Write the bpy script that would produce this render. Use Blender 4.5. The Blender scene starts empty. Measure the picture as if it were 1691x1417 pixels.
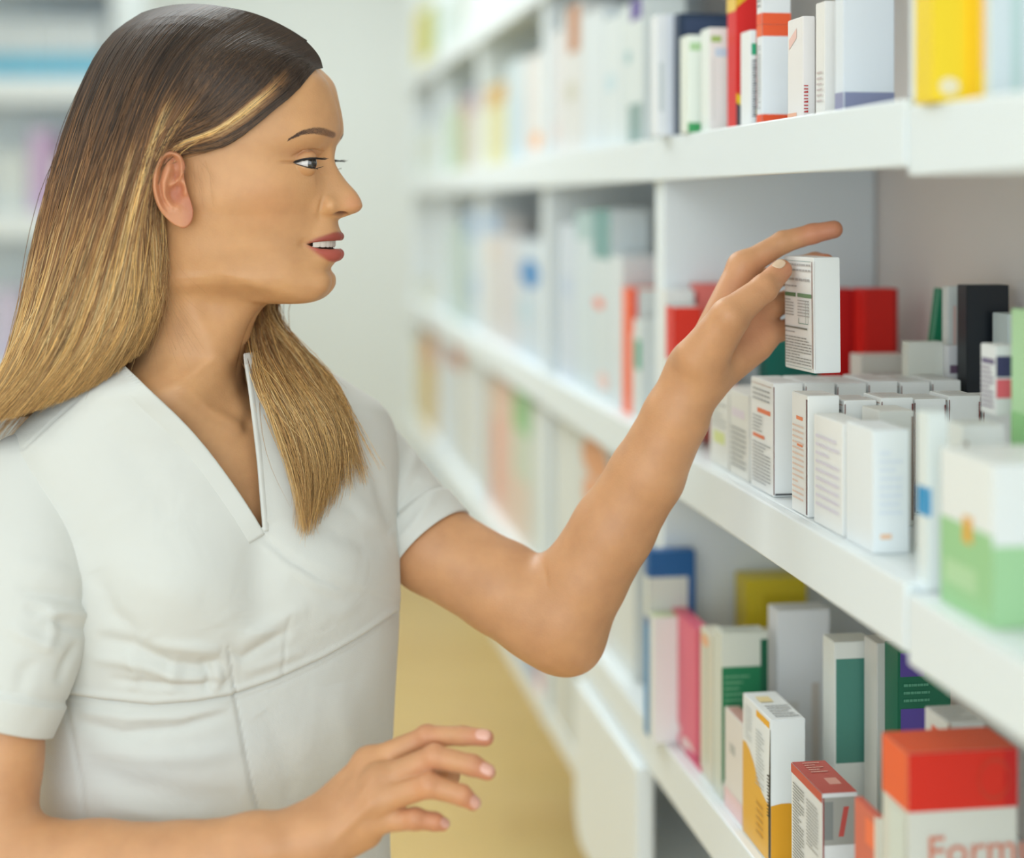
import bpy, bmesh, math, random
import numpy as np
from mathutils import Vector
random.seed(7)
RNG = np.random.default_rng(11)
SC = bpy.context.scene
COL = SC.collection

# ------------------------------------------------------------------ camera
FPX, UC, VH, EYE = 2800.0, 845.5, 336.0, 1.5      # focal length in pixels, centre column, horizon row, eye height
cam_data = bpy.data.cameras.new('camera')
cam = bpy.data.objects.new('camera', cam_data)
COL.objects.link(cam)
SC.camera = cam
cam.location = (0, 0, EYE)
cam.rotation_euler = (math.radians(90), 0, 0)
cam_data.sensor_fit = 'HORIZONTAL'
cam_data.sensor_width = 36.0
cam_data.lens = 36.0 * FPX / 1691.0
cam_data.shift_y = -(708.5 - VH) / 1691.0
cam_data.clip_start = 0.05
cam_data.dof.use_dof = True
cam_data.dof.focus_distance = 1.385
cam_data.dof.aperture_fstop = 1.75

# ------------------------------------------------------------------ world, lights, exposure
world = bpy.data.worlds.new('world')
SC.world = world
world.use_nodes = True
wbg = world.node_tree.nodes['Background']
wbg.inputs[0].default_value = (0.78, 0.95, 1.04, 1)
wbg.inputs[1].default_value = 1.0
SC.view_settings.view_transform = 'Standard'
SC.view_settings.look = 'None'
SC.view_settings.gamma = 1.0
SC.view_settings.use_curve_mapping = False
SC.view_settings.exposure = 0.06
SC.cycles.max_bounces = 8

def area(name, loc, target, sx, sy, power, color):
    L = bpy.data.lights.new(name, 'AREA')
    L.shape = 'RECTANGLE'; L.size = sx; L.size_y = sy; L.energy = power; L.color = color
    o = bpy.data.objects.new(name, L); COL.objects.link(o)
    o.location = loc
    d = Vector(target) - Vector(loc)
    o.rotation_euler = d.to_track_quat('-Z', 'Y').to_euler()
    return o
area('front_fill_light', (-0.2, -1.4, 1.75), (0.35, 2.0, 1.25), 3.2, 1.9, 40, (0.95, 1.0, 1.02))  # soft fill added behind the camera to brighten shelf interiors and carton ends
area('ceiling_lamp', (-0.9, 2.9, 2.80), (-0.4, 2.6, 0), 1.4, 1.2, 34, (0.94, 1.0, 1.02))
area('ceiling_lamp', (-1.0, 5.4, 2.80), (-0.9, 5.4, 0), 1.6, 1.2, 22, (0.94, 1.0, 1.02))
area('ceiling_lamp', (-1.4, 0.7, 2.75), (-0.1, 1.6, 1.1), 1.4, 1.2, 9, (0.97, 1.0, 1.0))  # added at the upper left to brighten the shelf fronts

# ------------------------------------------------------------------ materials
def lin(c):
    c = c / 255.0
    return c / 12.92 if c <= 0.04045 else ((c + 0.055) / 1.055) ** 2.4
def rgb(c): return (lin(c[0]), lin(c[1]), lin(c[2]), 1.0)
_mats = {}
def mat(name, c, rough=0.5, sss=0.0, noise=0.0, nscale=30.0, bump=0.0, bscale=200.0, coat=0.0, metallic=0.0):
    key = (name, tuple(c), rough)
    if key in _mats: return _mats[key]
    m = bpy.data.materials.new(name); m.use_nodes = True
    nt = m.node_tree; b = nt.nodes['Principled BSDF']
    b.inputs['Base Color'].default_value = rgb(c)
    b.inputs['Roughness'].default_value = rough
    b.inputs['Metallic'].default_value = metallic
    if coat: b.inputs['Coat Weight'].default_value = coat
    tc = nt.nodes.new('ShaderNodeTexCoord')
    if noise:
        n = nt.nodes.new('ShaderNodeTexNoise'); n.inputs['Scale'].default_value = nscale
        n.inputs['Detail'].default_value = 4
        mx = nt.nodes.new('ShaderNodeMix'); mx.data_type = 'RGBA'
        nt.links.new(tc.outputs['Object'], n.inputs['Vector'])
        nt.links.new(n.outputs['Fac'], mx.inputs['Factor'])
        mx.inputs['A'].default_value = tuple(min(1, v * (1 - noise)) for v in rgb(c)[:3]) + (1,)
        mx.inputs['B'].default_value = tuple(min(1, v * (1 + noise)) for v in rgb(c)[:3]) + (1,)
        nt.links.new(mx.outputs['Result'], b.inputs['Base Color'])
    if bump:
        n2 = nt.nodes.new('ShaderNodeTexNoise'); n2.inputs['Scale'].default_value = bscale
        bp = nt.nodes.new('ShaderNodeBump'); bp.inputs['Strength'].default_value = bump
        bp.inputs['Distance'].default_value = 0.001
        nt.links.new(tc.outputs['Object'], n2.inputs['Vector'])
        nt.links.new(n2.outputs['Fac'], bp.inputs['Height'])
        nt.links.new(bp.outputs['Normal'], b.inputs['Normal'])
    if sss:
        b.inputs['Subsurface Weight'].default_value = sss
        b.inputs['Subsurface Radius'].default_value = (1.0, 0.35, 0.2)
        b.inputs['Subsurface Scale'].default_value = 0.006
    _mats[key] = m
    return m
def card(c): return mat('carton_%02x%02x%02x' % tuple(int(v) for v in c), c, 0.42)
WHITE_LAM = mat('white_laminate', (234, 242, 245), 0.35)
PANEL = mat('shelf_back_laminate', (240, 230, 224), 0.5)
WALL = mat('white_wall_paint', (234, 239, 236), 0.7, noise=0.02, nscale=3)
CEIL = mat('ceiling_paint', (238, 238, 236), 0.8, noise=0.01)

def floor_material():
    m = bpy.data.materials.new('pale_wood_floor'); m.use_nodes = True
    nt = m.node_tree; b = nt.nodes['Principled BSDF']; b.inputs['Roughness'].default_value = 0.35
    tc = nt.nodes.new('ShaderNodeTexCoord')
    mp = nt.nodes.new('ShaderNodeMapping'); mp.inputs['Scale'].default_value = (1, 1, 1)
    br = nt.nodes.new('ShaderNodeTexBrick')
    br.inputs['Color1'].default_value = rgb((240, 205, 132)); br.inputs['Color2'].default_value = rgb((232, 194, 118))
    br.inputs['Mortar'].default_value = rgb((210, 172, 108)); br.inputs['Scale'].default_value = 1.0
    br.inputs['Mortar Size'].default_value = 0.003; br.inputs['Brick Width'].default_value = 1.3; br.inputs['Row Height'].default_value = 0.19
    n = nt.nodes.new('ShaderNodeTexNoise'); n.inputs['Scale'].default_value = 6
    mp2 = nt.nodes.new('ShaderNodeMapping'); mp2.inputs['Scale'].default_value = (1, 12, 1)
    mx = nt.nodes.new('ShaderNodeMix'); mx.data_type = 'RGBA'; mx.blend_type = 'MULTIPLY'; mx.inputs['Factor'].default_value = 0.25
    nt.links.new(tc.outputs['Object'], mp.inputs['Vector']); nt.links.new(mp.outputs[0], br.inputs['Vector'])
    nt.links.new(tc.outputs['Object'], mp2.inputs['Vector']); nt.links.new(mp2.outputs[0], n.inputs['Vector'])
    nt.links.new(br.outputs['Color'], mx.inputs['A']); nt.links.new(n.outputs['Color'], mx.inputs['B'])
    nt.links.new(mx.outputs['Result'], b.inputs['Base Color'])
    return m

# ------------------------------------------------------------------ mesh helpers
def link_mesh(name, verts, faces, mats, parent=None, smooth=False, face_mats=None):
    me = bpy.data.meshes.new(name)
    me.from_pydata([tuple(v) for v in verts], [], [tuple(f) for f in faces])
    for m in (mats if isinstance(mats, (list, tuple)) else [mats]): me.materials.append(m)
    if face_mats is not None: me.polygons.foreach_set('material_index', np.array(face_mats, dtype=np.int32))
    if smooth: me.polygons.foreach_set('use_smooth', np.ones(len(me.polygons), dtype=bool))
    me.update()
    o = bpy.data.objects.new(name, me); COL.objects.link(o)
    if parent: o.parent = parent
    return o
def tag(o, label=None, cat=None, group=None, kind=None):
    if label: o['label'] = label
    if cat: o['category'] = cat
    if group: o['group'] = group
    if kind: o['kind'] = kind
    return o
def empty(name, loc, label, cat, group=None):
    o = bpy.data.objects.new(name, None); COL.objects.link(o); o.location = loc; o.empty_display_size = 0.05
    return tag(o, label, cat, group)
CUBE_F = [(0, 3, 2, 1), (4, 5, 6, 7), (0, 1, 5, 4), (1, 2, 6, 5), (2, 3, 7, 6), (3, 0, 4, 7)]
def bevel_obj(o, w, seg=2):
    md = o.modifiers.new('bevel', 'BEVEL'); md.width = w; md.segments = seg; md.limit_method = 'ANGLE'
    return o

# ------------------------------------------------------------------ shelving frame: s runs away from the camera along the shelf front, t goes into the shelf
_k = (1290 - UC) / FPX
SO = np.array([_k * 1.4, 1.4]); _dd = np.array([(405 - UC) / FPX, 1.0]); SD = _dd / np.linalg.norm(_dd)
SN = np.array([SD[1], -SD[0]])
SANG = math.atan2(SN[1], SN[0])
def W(s, t, z): p = SO + SD * s + SN * t; return (p[0], p[1], EYE + z)
def s_at(u, t):
    k = (u - UC) / FPX; b = SO + SN * t
    return -(b[0] - k * b[1]) / (SD[0] - k * SD[1])
def t_at(u, s):
    k = (u - UC) / FPX; b = SO + SD * s
    return -(b[0] - k * b[1]) / (SN[0] - k * SN[1])
def depth(s, t): return (SO + SD * s + SN * t)[1]

def slab(name, s0, s1, t0, t1, z0, z1, m, bev=0.0015, parent=None):
    c = [(s0, t0), (s0, t1), (s1, t1), (s1, t0)]
    vs = [W(a, b, z0) for a, b in c] + [W(a, b, z1) for a, b in c]
    o = link_mesh(name, vs, CUBE_F, m, parent)
    if bev: bevel_obj(o, bev)
    return o

# room
def quad(name, pts, m): return link_mesh(name, pts, [(0, 1, 2, 3)], m)
FLOOR = tag(quad('floor', [(-3.4, -1.5, 0), (2.2, -1.5, 0), (2.2, 7.0, 0), (-3.4, 7.0, 0)], floor_material()), kind='structure')
tag(quad('ceiling', [(-3.4, -1.5, 2.9), (-3.4, 7.0, 2.9), (2.2, 7.0, 2.9), (2.2, -1.5, 2.9)], CEIL), kind='structure')
tag(quad('wall_back', [(-3.4, 7.0, 0), (2.2, 7.0, 0), (2.2, 7.0, 2.9), (-3.4, 7.0, 2.9)], WALL), kind='structure')
tag(quad('wall_left', [(-3.4, -1.5, 0), (-3.4, 7.0, 0), (-3.4, 7.0, 2.9), (-3.4, -1.5, 2.9)], WALL), kind='structure')
_w0, _w1 = W(5.75, 0.45, -EYE), W(-2.6, 0.45, -EYE)
tag(quad('wall_right', [_w0, _w1, (_w1[0], _w1[1], 2.9), (_w0[0], _w0[1], 2.9)], WALL), kind='structure')
_b0, _b1 = W(5.4, 0.25, -EYE), W(-2.6, 0.25, -EYE)
tag(link_mesh('baseboard_back', [(-3.38, 6.985, 0), (0.2, 6.985, 0), (0.2, 6.985, 0.1), (-3.38, 6.985, 0.1), (-3.38, 6.999, 0), (0.2, 6.999, 0), (0.2, 6.999, 0.1), (-3.38, 6.999, 0.1)],
    [(0, 1, 2, 3), (3, 2, 6, 7), (4, 7, 6, 5), (0, 3, 7, 4), (1, 5, 6, 2), (0, 4, 5, 1)], WHITE_LAM), kind='structure')

# shelving bays (each a unit one could lift away): side panels, back panel, shelves
UP, MID, LOW, BOT, TOP = 0.069, -0.25, -0.56, -0.745, 0.345
BAYS = [(-1.00, -0.290, 'nearest, cut by the right edge of the photo', -0.006),
        (-0.286, 0.425, 'behind the reaching hand', 0.0),
        (0.427, 1.135, 'second bay away from the hand', 0.0),
        (1.137, 1.845, 'third bay away from the hand, blurred', 0.0),
        (1.847, 2.555, 'fourth bay away from the hand, very blurred', 0.0),
        (2.557, 3.15, 'far end bay beside the white wall', 0.0)]
for (a, b, txt, dz) in BAYS:
    p0 = W(a, 0, 0)
    r = empty('shelving_unit', (p0[0], p0[1], 0.0), 'white open pharmacy shelving bay, ' + txt, 'shelf', 'white shelving bays along the right wall')
    def pslab(*args, **kw):
        o = slab(*args, **kw); o.parent = r; o.location = (-p0[0], -p0[1], 0); return o
    ZB = -1.498 if a < 0.4 else BOT - 0.03
    for (q, inner) in ((a, a in (-0.286, 0.427)), (b - 0.018, b in (-0.290, 0.425))):
        if not inner: pslab('side_panel', q, q + 0.018, 0.002, 0.238, ZB, 0.9, WHITE_LAM)
        elif q > 0: pslab('side_panel', q, q + 0.018, 0.002, 0.238, LOW + .0005, MID - .0235, WHITE_LAM); pslab('side_panel', q, q + 0.018, 0.002, 0.238, MID + .0005, UP - .0235, WHITE_LAM)
        else: pslab('front_stile', q, q + 0.018, 0.002, 0.016, UP + .0005, TOP - .046, WHITE_LAM)
    if a > 0.4: [pslab('wall_bracket', q, q + 0.03, 0.2525, 0.4495, z_, z_ + 0.03, WHITE_LAM) for q in (a + .1, b - .13) for z_ in (-.70, .5)]
    pslab('back_panel', a, b, 0.240, 0.252, ZB, 0.9, PANEL)
    for (zt, th) in ((UP, 0.045), (MID, 0.046), (LOW, 0.05), (TOP, 0.045)):
        pslab('shelf_board', a + (0 if a in (-0.286, 0.427) else 0.0185), b - (0 if b in (-0.290, 0.425) else 0.0185), 0.0016, 0.2395, zt - 0.022 + dz, zt + dz, WHITE_LAM)
        pslab('shelf_edge', a + 0.0005, b - 0.0005, -0.008, 0.0015 if True else 0, zt - th + dz, zt + dz, WHITE_LAM)
    if a > 0.4:
        pslab('shelf_board', a + 0.0185, b - 0.0185, 0.004, 0.2395, BOT - 0.03, BOT, WHITE_LAM)
    else:
        pslab('shelf_board', a + 0.0185, b - 0.0185, 0.10, 0.2395, -1.05, -1.02, WHITE_LAM)
# white pull-out drawer with rounded lower corners under the second bay
def drawer():
    s0, s1, t0, t1, z1, z0 = 0.447, 0.80, -0.018, 0.002, -0.612, -0.815
    pts = []
    for (cs, sg) in ((s1 - 0.05, 1), (s0 + 0.02, -1)):
        rr = 0.05 if sg > 0 else 0.02
        ang = [i * math.pi / 2 / 8 for i in range(9)]
        arc = [(cs + rr * math.cos(a) if sg > 0 else cs - rr * math.sin(a), z0 + rr - (rr * math.sin(a) if sg > 0 else rr * math.cos(a))) for a in ang]
        pts += arc
    prof = [(s1, z1)] + pts + [(s0, z1)]
    n = len(prof)
    vs = [W(a, t0, z) for a, z in prof] + [W(a, t1, z) for a, z in prof]
    fs = [tuple(range(n)), tuple(range(2 * n - 1, n - 1, -1))] + [(i, i + n, (i + 1) % n + n, (i + 1) % n) for i in range(n)]
    o = link_mesh('drawer_front', vs, fs, WHITE_LAM); bevel_obj(o, 0.004)
    tag(o, 'white drawer front with rounded lower corner hanging under the shelves', 'drawer')
drawer()

# ------------------------------------------------------------------ cartons
def carton(name, label, s0, ds, t0, dt, z, h, base, marks=(), group=None, cat='box', yaw=0.0, roll=0.0, flap=True, world=None, m_side=None):
    """Folding carton: faces F (aisle side), N (near end), T (top). marks: printed patches on these faces."""
    mats = [card(base)]; idx = {tuple(base): 0}
    def mi(c):
        c = tuple(c)
        if c not in idx: idx[c] = len(mats); mats.append(card(c))
        return idx[c]
    vs, fs, fm = [], [], []
    # body with softly bevelled edges made by hand: local x = into shelf, y = away, z = up
    bm = bmesh.new(); bmesh.ops.create_cube(bm, size=1)
    for v in bm.verts: v.co = Vector(((v.co.x + .5) * dt, (v.co.y + .5) * ds, (v.co.z + .5) * h))
    bmesh.ops.bevel(bm, geom=bm.edges[:], offset=0.0006, segments=2, affect='EDGES')
    bm.verts.ensure_lookup_table()
    vs = [tuple(v.co) for v in bm.verts]; fs = [tuple(v.index for v in f.verts) for f in bm.faces]; fm = [0] * len(fs)
    bm.free()
    e = 0.0003
    def P3(face, a, b, lift=e):
        if face == 'F': return (-lift, ds * (1 - a), h * b)
        if face == 'N': return (dt * a, -lift, h * b)
        if face == 'T': return (dt * a, ds * b, h + lift)
    def poly(face, pts, c, lift=e):
        i0 = len(vs)
        for a, b in pts: vs.append(P3(face, a, b, lift))
        fs.append(tuple(range(i0, i0 + len(pts)))); fm.append(mi(c))
    for mk in marks:
        k = mk[0]
        if k == 'r': _, f, a0, a1, b0, b1, c = mk[:7]; poly(f, [(a0, b0), (a1, b0), (a1, b1), (a0, b1)], c, e * (.6 + .22 * marks.index(mk)))
        elif k == 'p': poly(mk[1], mk[2], mk[3], e * (.6 + .22 * marks.index(mk)))
        elif k == 'o':
            _, f, ca, cb, ra, rb, c = mk
            poly(f, [(ca + ra * math.cos(q * math.pi / 10), cb + rb * math.sin(q * math.pi / 10)) for q in range(20)], c, e * (.6 + .22 * marks.index(mk)))
        elif k == 'ring':
            _, f, ca, cb, ra, rb, w, c = mk
            for q in range(24):
                a, b = q * math.pi / 12, (q + 1) * math.pi / 12
                poly(f, [(ca + ra * math.cos(a), cb + rb * math.sin(a)), (ca + ra * math.cos(b), cb + rb * math.sin(b)),
                         (ca + (ra - w) * math.cos(b), cb + (rb - w) * math.sin(b)), (ca + (ra - w) * math.cos(a), cb + (rb - w) * math.sin(a))], c, 3.2 * e)
        elif k == 'l':   # lines of fine print, each broken into words
            _, f, a0, a1, b0, b1, n, c = mk[:8]
            r = random.Random(int(a0 * 991 + b0 * 7919 + n))
            for q in range(n):
                bb = b1 - (q + .5) * (b1 - b0) / n; hh = (b1 - b0) / n * 0.17
                end = a0 + (a1 - a0) * (r.uniform(0.5, 1.0) if r.random() < .3 else 1.0); x = a0
                while x < end - 0.01:
                    w = min(end - x, (a1 - a0) * r.uniform(0.06, 0.2)); poly(f, [(x, bb - hh), (x + w * .86, bb - hh), (x + w * .86, bb + hh), (x, bb + hh)], c, 3.0 * e); x += w
        elif k == 'vb':  # bar code
            _, f, a0, a1, b0, b1, n, c = mk
            for q in range(n):
                y = b0 + (b1 - b0) * q / n; poly(f, [(a0, y), (a1, y), (a1, y + (b1 - b0) / n * (0.35 + 0.3 * ((q * 7) % 3 == 0))), (a0, y + (b1 - b0) / n * 0.35)], c, 3.2 * e)
    o = link_mesh(name, vs, fs, mats, face_mats=fm)
    if flap:   # tuck flap slit lines on the near end
        pass
    if world is None:
        p = W(s0, t0, z); o.location = p; o.rotation_euler = (0, roll, SANG + yaw)
    else:
        o.location = world; o.rotation_euler = (0, roll, yaw)
    tag(o, label, cat, group)
    return o
def pxs(name, label, shelf, s0, uL, uR, vT, base, marks=(), ds=.03, **kw):
    """carton known by its distance along the shelf and the columns its near end covers"""
    t0, t1 = t_at(uL, s0), t_at(uR, s0); h = (VH - vT) / FPX * depth(s0, t0) - shelf; dz = kw.pop('dz', 0.0)
    return carton(name, label, s0, ds, t0, t1 - t0 - .001, shelf + .0004 + dz, h - dz, base, marks, **kw)
def px(name, label, shelf, t, uE, uL, uR, vT, base, marks=(), dt=None, ds=None, **kw):
    """carton standing on a shelf: near aisle-side edge at column uE, face F reaches to column uL, end face N to column uR, top at row vT"""
    s0 = s_at(uE, t)
    if ds is None: ds = s_at(uL, t) - s0
    if dt is None: dt = t_at(uR, s0) - t
    h = (VH - vT) / FPX * depth(s0, t) - shelf
    dz = kw.pop('dz', 0.0)
    return carton(name, label, s0, ds - 0.0015, t, dt, shelf + 0.0004 + dz, h - dz, base, marks, **kw)
# ------------------------------------------------------------------ goods
WH = (238, 240, 238); OFF = (228, 228, 222); GREYT = (158, 161, 162); DK = (60, 62, 66); ORG = (240, 92, 40)
def med_marks(acc, dark=GREYT):
    return [('l', 'F', .12, .9, .80, .93, 3, dark), ('r', 'F', .3, .88, .70, .74, acc), ('l', 'F', .1, .55, .52, .68, 5, dark),
            ('r', 'F', .1, .62, .47, .50, acc), ('l', 'F', .1, .92, .06, .44, 12, dark),
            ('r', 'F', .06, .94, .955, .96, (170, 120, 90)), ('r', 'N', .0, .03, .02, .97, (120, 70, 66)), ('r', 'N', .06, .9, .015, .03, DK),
            ('r', 'T', .1, .9, .3, .34, (205, 196, 190)), ('l', 'T', .15, .85, .45, .8, 4, (206, 200, 194))]
# --- row of identical medicine cartons around the reaching hand (middle shelf)
G = 'identical white medicine cartons on the middle shelf'
H0 = 0.0965
s_first = s_at(1277, 0.006)
carton('medicine_box', 'white medicine carton with orange print right below the wrist, at the shelf edge', s_first, 0.064, 0.006, 0.0262, MID + .0004, H0, WH, med_marks((232, 120, 66)), G)
names_t = ['second', 'third', 'fourth', 'fifth', 'sixth', 'seventh', 'eighth']
for j in range(5):
    carton('medicine_box', 'white medicine carton standing %s in from the front edge, directly under the held box row' % names_t[j], s_first + 0.001 * (j % 3), 0.064, 0.006 + 0.0285 * (j + 1) , 0.0262, MID + .0004, H0 - 0.001 * (j % 2), WH,
           med_marks((232, 120, 66)), G)
s2 = s_at(1334, 0.004)
carton('medicine_box', 'white medicine carton in the block\'s nearer row, with a dark slit at its corner', s2, 0.064 * .62, 0.004, 0.0262, MID + .0004, H0, WH,
       [('r', 'F', .90, .985, .02, .97, (92, 40, 44)), ('l', 'F', .1, .8, .1, .75, 14, (232, 206, 192)), ('r', 'F', .3, .7, .78, .81, (240, 140, 90)), ('r', 'F', .35, .7, .56, .585, (240, 140, 90)), ('r', 'T', .1, .9, .3, .34, (205, 196, 190))], G)
for j in range(5):
    carton('medicine_box', 'white medicine carton in the nearer row with plain end, %s in from the shelf edge' % names_t[j], s2 - 0.004 * (j == 1) - .001, 0.040, 0.034 + 0.0292 * j, 0.0268, MID + .0004, H0 - (0.002 if j % 2 else 0.004), WH,
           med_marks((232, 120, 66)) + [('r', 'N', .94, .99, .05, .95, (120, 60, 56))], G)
# small cartons left of the wrist block
px('medicine_box', 'narrow white carton with fine grey print just left of the sharp medicine block', MID, 0.008, 1236, 1205, 0, 655, OFF, [('l', 'F', .1, .9, .1, .6, 8, (150, 152, 150)), ('r', 'F', .1, .8, .7, .8, (225, 215, 225))], dt=.03)
px('medicine_box', 'pale carton with green leaf spot behind the raised wrist', MID, 0.008, 1203, 1172, 0, 650, OFF, [('r', 'F', .2, .8, .3, .45, (214, 222, 150)), ('l', 'F', .1, .9, .5, .85, 5, (190, 192, 190))], dt=.05)
# nearer white cartons
px('medicine_box', 'white carton with pale lilac print in front of the medicine block', MID, 0.004, 1392, 1343, 1440, 701, WH, [('l', 'F', .1, .9, .15, .85, 9, (224, 220, 234)), ('r', 'N', .1, .9, .9, .92, (210, 200, 196))], dz=-0.0)
px('medicine_box', 'wider white carton with faint blue print facing the camera', MID, 0.004, 1442, 1396, 1502, 712, (234, 240, 242), [('l', 'N', .15, .8, .3, .85, 8, (224, 232, 242)), ('r', 'N', .2, .5, .12, .16, (240, 196, 160))])
for j, (t0, vv) in enumerate(((.036, 700), (.066, 702), (.096, 699), (.126, 703))):
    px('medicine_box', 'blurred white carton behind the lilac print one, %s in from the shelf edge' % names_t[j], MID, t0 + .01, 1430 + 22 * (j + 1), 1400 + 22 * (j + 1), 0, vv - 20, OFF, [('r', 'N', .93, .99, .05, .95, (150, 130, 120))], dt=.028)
dzn = -0.006
def pxn(*a, **k):  # first bay sits a touch lower
    o = px(*a, **k); o.location.z += dzn; return o
pxn('medicine_box', 'tall blurred white carton with a blue spot at the bay joint', MID + 0, 0.006, 1532, 1508, 1566, 668, (226, 234, 232), [('r', 'F', .1, .98, .42, .58, (40, 150, 205)), ('r', 'N', 0, .16, .42, .58, (40, 150, 205))], ds=.02)
pxn('medicine_box', 'large blurred white and green carton at the right edge of the middle shelf', MID, 0.006, 1640, 1552, 1700, 752, (236, 240, 238), [('r', 'F', 0, 1, .0, .56, (158, 208, 152)), ('r', 'N', 0, 1, .0, .50, (166, 212, 160)), ('r', 'F', .45, .62, .45, .62, (232, 172, 60)), ('r', 'F', .1, .7, .15, .3, (182, 220, 172))], dt=.06)
pxn('medicine_box', 'green carton behind the large white and green one, cut by the frame', MID, 0.10, 1700, 1670, 1760, 500, (186, 226, 176), [('r', 'F', 0, 1, .3, .6, (150, 206, 140))], ds=.03)
pxn('medicine_box', 'white carton lying over the block between the blue spot carton and the frame edge', MID, 0.045, 1590, 1556, 1660, 690, (230, 234, 230), [('r', 'N', .05, .12, .5, .9, (160, 140, 120)), ('l', 'T', .1, .9, .2, .8, 3, (200, 200, 196))])
o = px('medicine_box', 'small white carton with purple print and navy and pink end, standing on the medicine block', MID + H0, 0.098, 1645, 1618, 1680, 572, WH, [('l', 'F', .1, .9, .08, .7, 9, (120, 96, 130)), ('r', 'F', .1, .9, .72, .8, (120, 110, 140)), ('r', 'N', 0, 1, .55, .85, (66, 66, 104)), ('r', 'N', 0, 1, .25, .52, (238, 110, 120)), ('r', 'N', .7, 1, .2, .52, (210, 130, 60))])

# --- back row on the middle shelf
pxs('tall_box', 'teal carton behind the held box', MID, .350, 1266, 1384, 563, (22, 122, 108))
pxs('tall_box', 'narrow dark red carton right behind the held box', MID, .300, 1370, 1416, 478, (212, 28, 28))
pxs('tall_box', 'wider bright red carton right of the held box', MID, .262, 1428, 1484, 478, (226, 34, 26), [('r', 'N', .9, 1, 0, 1, (186, 28, 26))])
pxs('medicine_box', 'low white carton in front of the bright red one', MID, .190, 1422, 1500, 588, (232, 226, 218), [('l', 'N', .1, .9, .3, .9, 4, (222, 210, 204))])
pxs('medicine_box', 'low cream carton left of the green leaning carton', MID, .092, 1500, 1560, 566, (230, 232, 222), [('r', 'N', .1, .4, .2, .7, (206, 214, 200))], ds=.015)
pxs('tall_box', 'dark green carton leaning to the right behind the low cream carton', MID, .130, 1512, 1536, 474, (18, 128, 90), [('r', 'N', .0, .12, 0, 1, (120, 180, 150))], ds=.010, roll=0.13, dz=.004)
pxs('medicine_box', 'white carton with a grey end between the green and black cartons', MID, .082, 1566, 1594, 572, (236, 236, 238), [('r', 'N', .1, .9, .80, .86, (120, 96, 120)), ('r', 'N', .2, .8, .2, .6, (220, 220, 226))], ds=.014)
pxs('tall_box', 'pale carton behind the white one left of the black carton', MID, .100, 1566, 1594, 474, (230, 234, 230), [('r', 'N', .3, .5, .2, .9, (238, 206, 196))], ds=.014)
pxs('tall_box', 'black carton standing at the back of the middle shelf', MID, .056, 1596, 1668, 472, (24, 30, 38), ds=.02)
pxs('tall_box', 'pale blue carton beyond the black one', MID, .020, 1664, 1700, 520, (214, 224, 222))
pxs('medicine_box', 'red topped carton half hidden by the wrist', MID, .340, 1112, 1160, 508, (236, 234, 228), [('r', 'N', 0, 1, .62, 1, (228, 50, 30)), ('r', 'F', 0, 1, .62, 1, (228, 50, 30))])
pxs('medicine_box', 'pale red carton at the back behind the wrist', MID, .375, 1152, 1216, 470, (232, 120, 112))
pxs('medicine_box', 'white carton with a thin grey band left of the red topped carton', MID, .372, 1100, 1148, 480, (232, 234, 232), [('r', 'N', 0, 1, .88, .91, (196, 204, 210)), ('r', 'N', 0, .3, .5, .75, (46, 150, 110))])

# --- upper shelf, near part
pxs('tall_box', 'tall white carton left of the navy framed one', UP, .34, 1086, 1119, 24, (238, 242, 246), [('r', 'N', .5, 1, 0, 1, (228, 234, 244)), ('r', 'N', .1, .3, .2, .6, (206, 214, 216))])
pxs('tall_box', 'tall navy carton behind the white and green cartons', UP, .318, 1121, 1206, 22, (28, 52, 80), [('r', 'N', .1, .95, .84, .96, (48, 68, 100))], ds=.02)
pxs('medicine_box', 'white carton with green lettering in front of the navy one', UP, .26, 1136, 1170, 58, (236, 242, 232), [('r', 'N', .1, .7, .84, .92, (178, 212, 160)), ('r', 'N', 0, .7, .0, .10, (60, 160, 94))])
pxs('medicine_box', 'second white carton with blue and green marks in front of the navy one', UP, .22, 1171, 1206, 46, (236, 242, 238), [('r', 'N', .1, .6, .86, .92, (160, 200, 110)), ('r', 'N', .3, .9, .72, .8, (200, 226, 242)), ('r', 'N', .2, .25, .1, .7, (210, 220, 215))])
pxs('tall_box', 'red carton with a yellow corner and dark foot on the upper shelf', UP, .17, 1216, 1262, -14, (222, 28, 26), [('p', 'N', [(0, 1), (0, .88), (.7, 1)], (238, 190, 40)), ('p', 'N', [(0, 0), (1, 0), (1, .10), (0, .22)], (76, 78, 86)), ('p', 'N', [(0, .19), (1, .05), (1, .11), (0, .26)], (244, 206, 30)), ('r', 'F', 0, 1, .86, 1, (238, 200, 90))])
pxs('slim_box', 'slim white carton with a green square and bar code before the red one', UP, .118, 1239, 1251, 50, (238, 240, 240), [('r', 'N', .2, 1, .74, .86, (40, 164, 120)), ('vb', 'N', .25, 1, .10, .70, 22, (70, 76, 84))], ds=.03)
px('medicine_box', 'white carton with orange top and foot bands, lower of the stacked pair', UP, 0.010, 1259, 1249, 1304, 41, (236, 240, 244), [('r', 'N', 0, 1, .735, 1, (242, 94, 48)) if 0 else ('r', 'N', 0, 1, .885, 1, (242, 94, 48)), ('r', 'N', 0, 1, .0, .10, (242, 88, 44)), ('r', 'F', 0, 1, .885, 1, (242, 110, 60)), ('r', 'F', 0, 1, .0, .10, (242, 88, 44)), ('l', 'F', .1, .8, .15, .8, 22, (150, 150, 150))])
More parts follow.
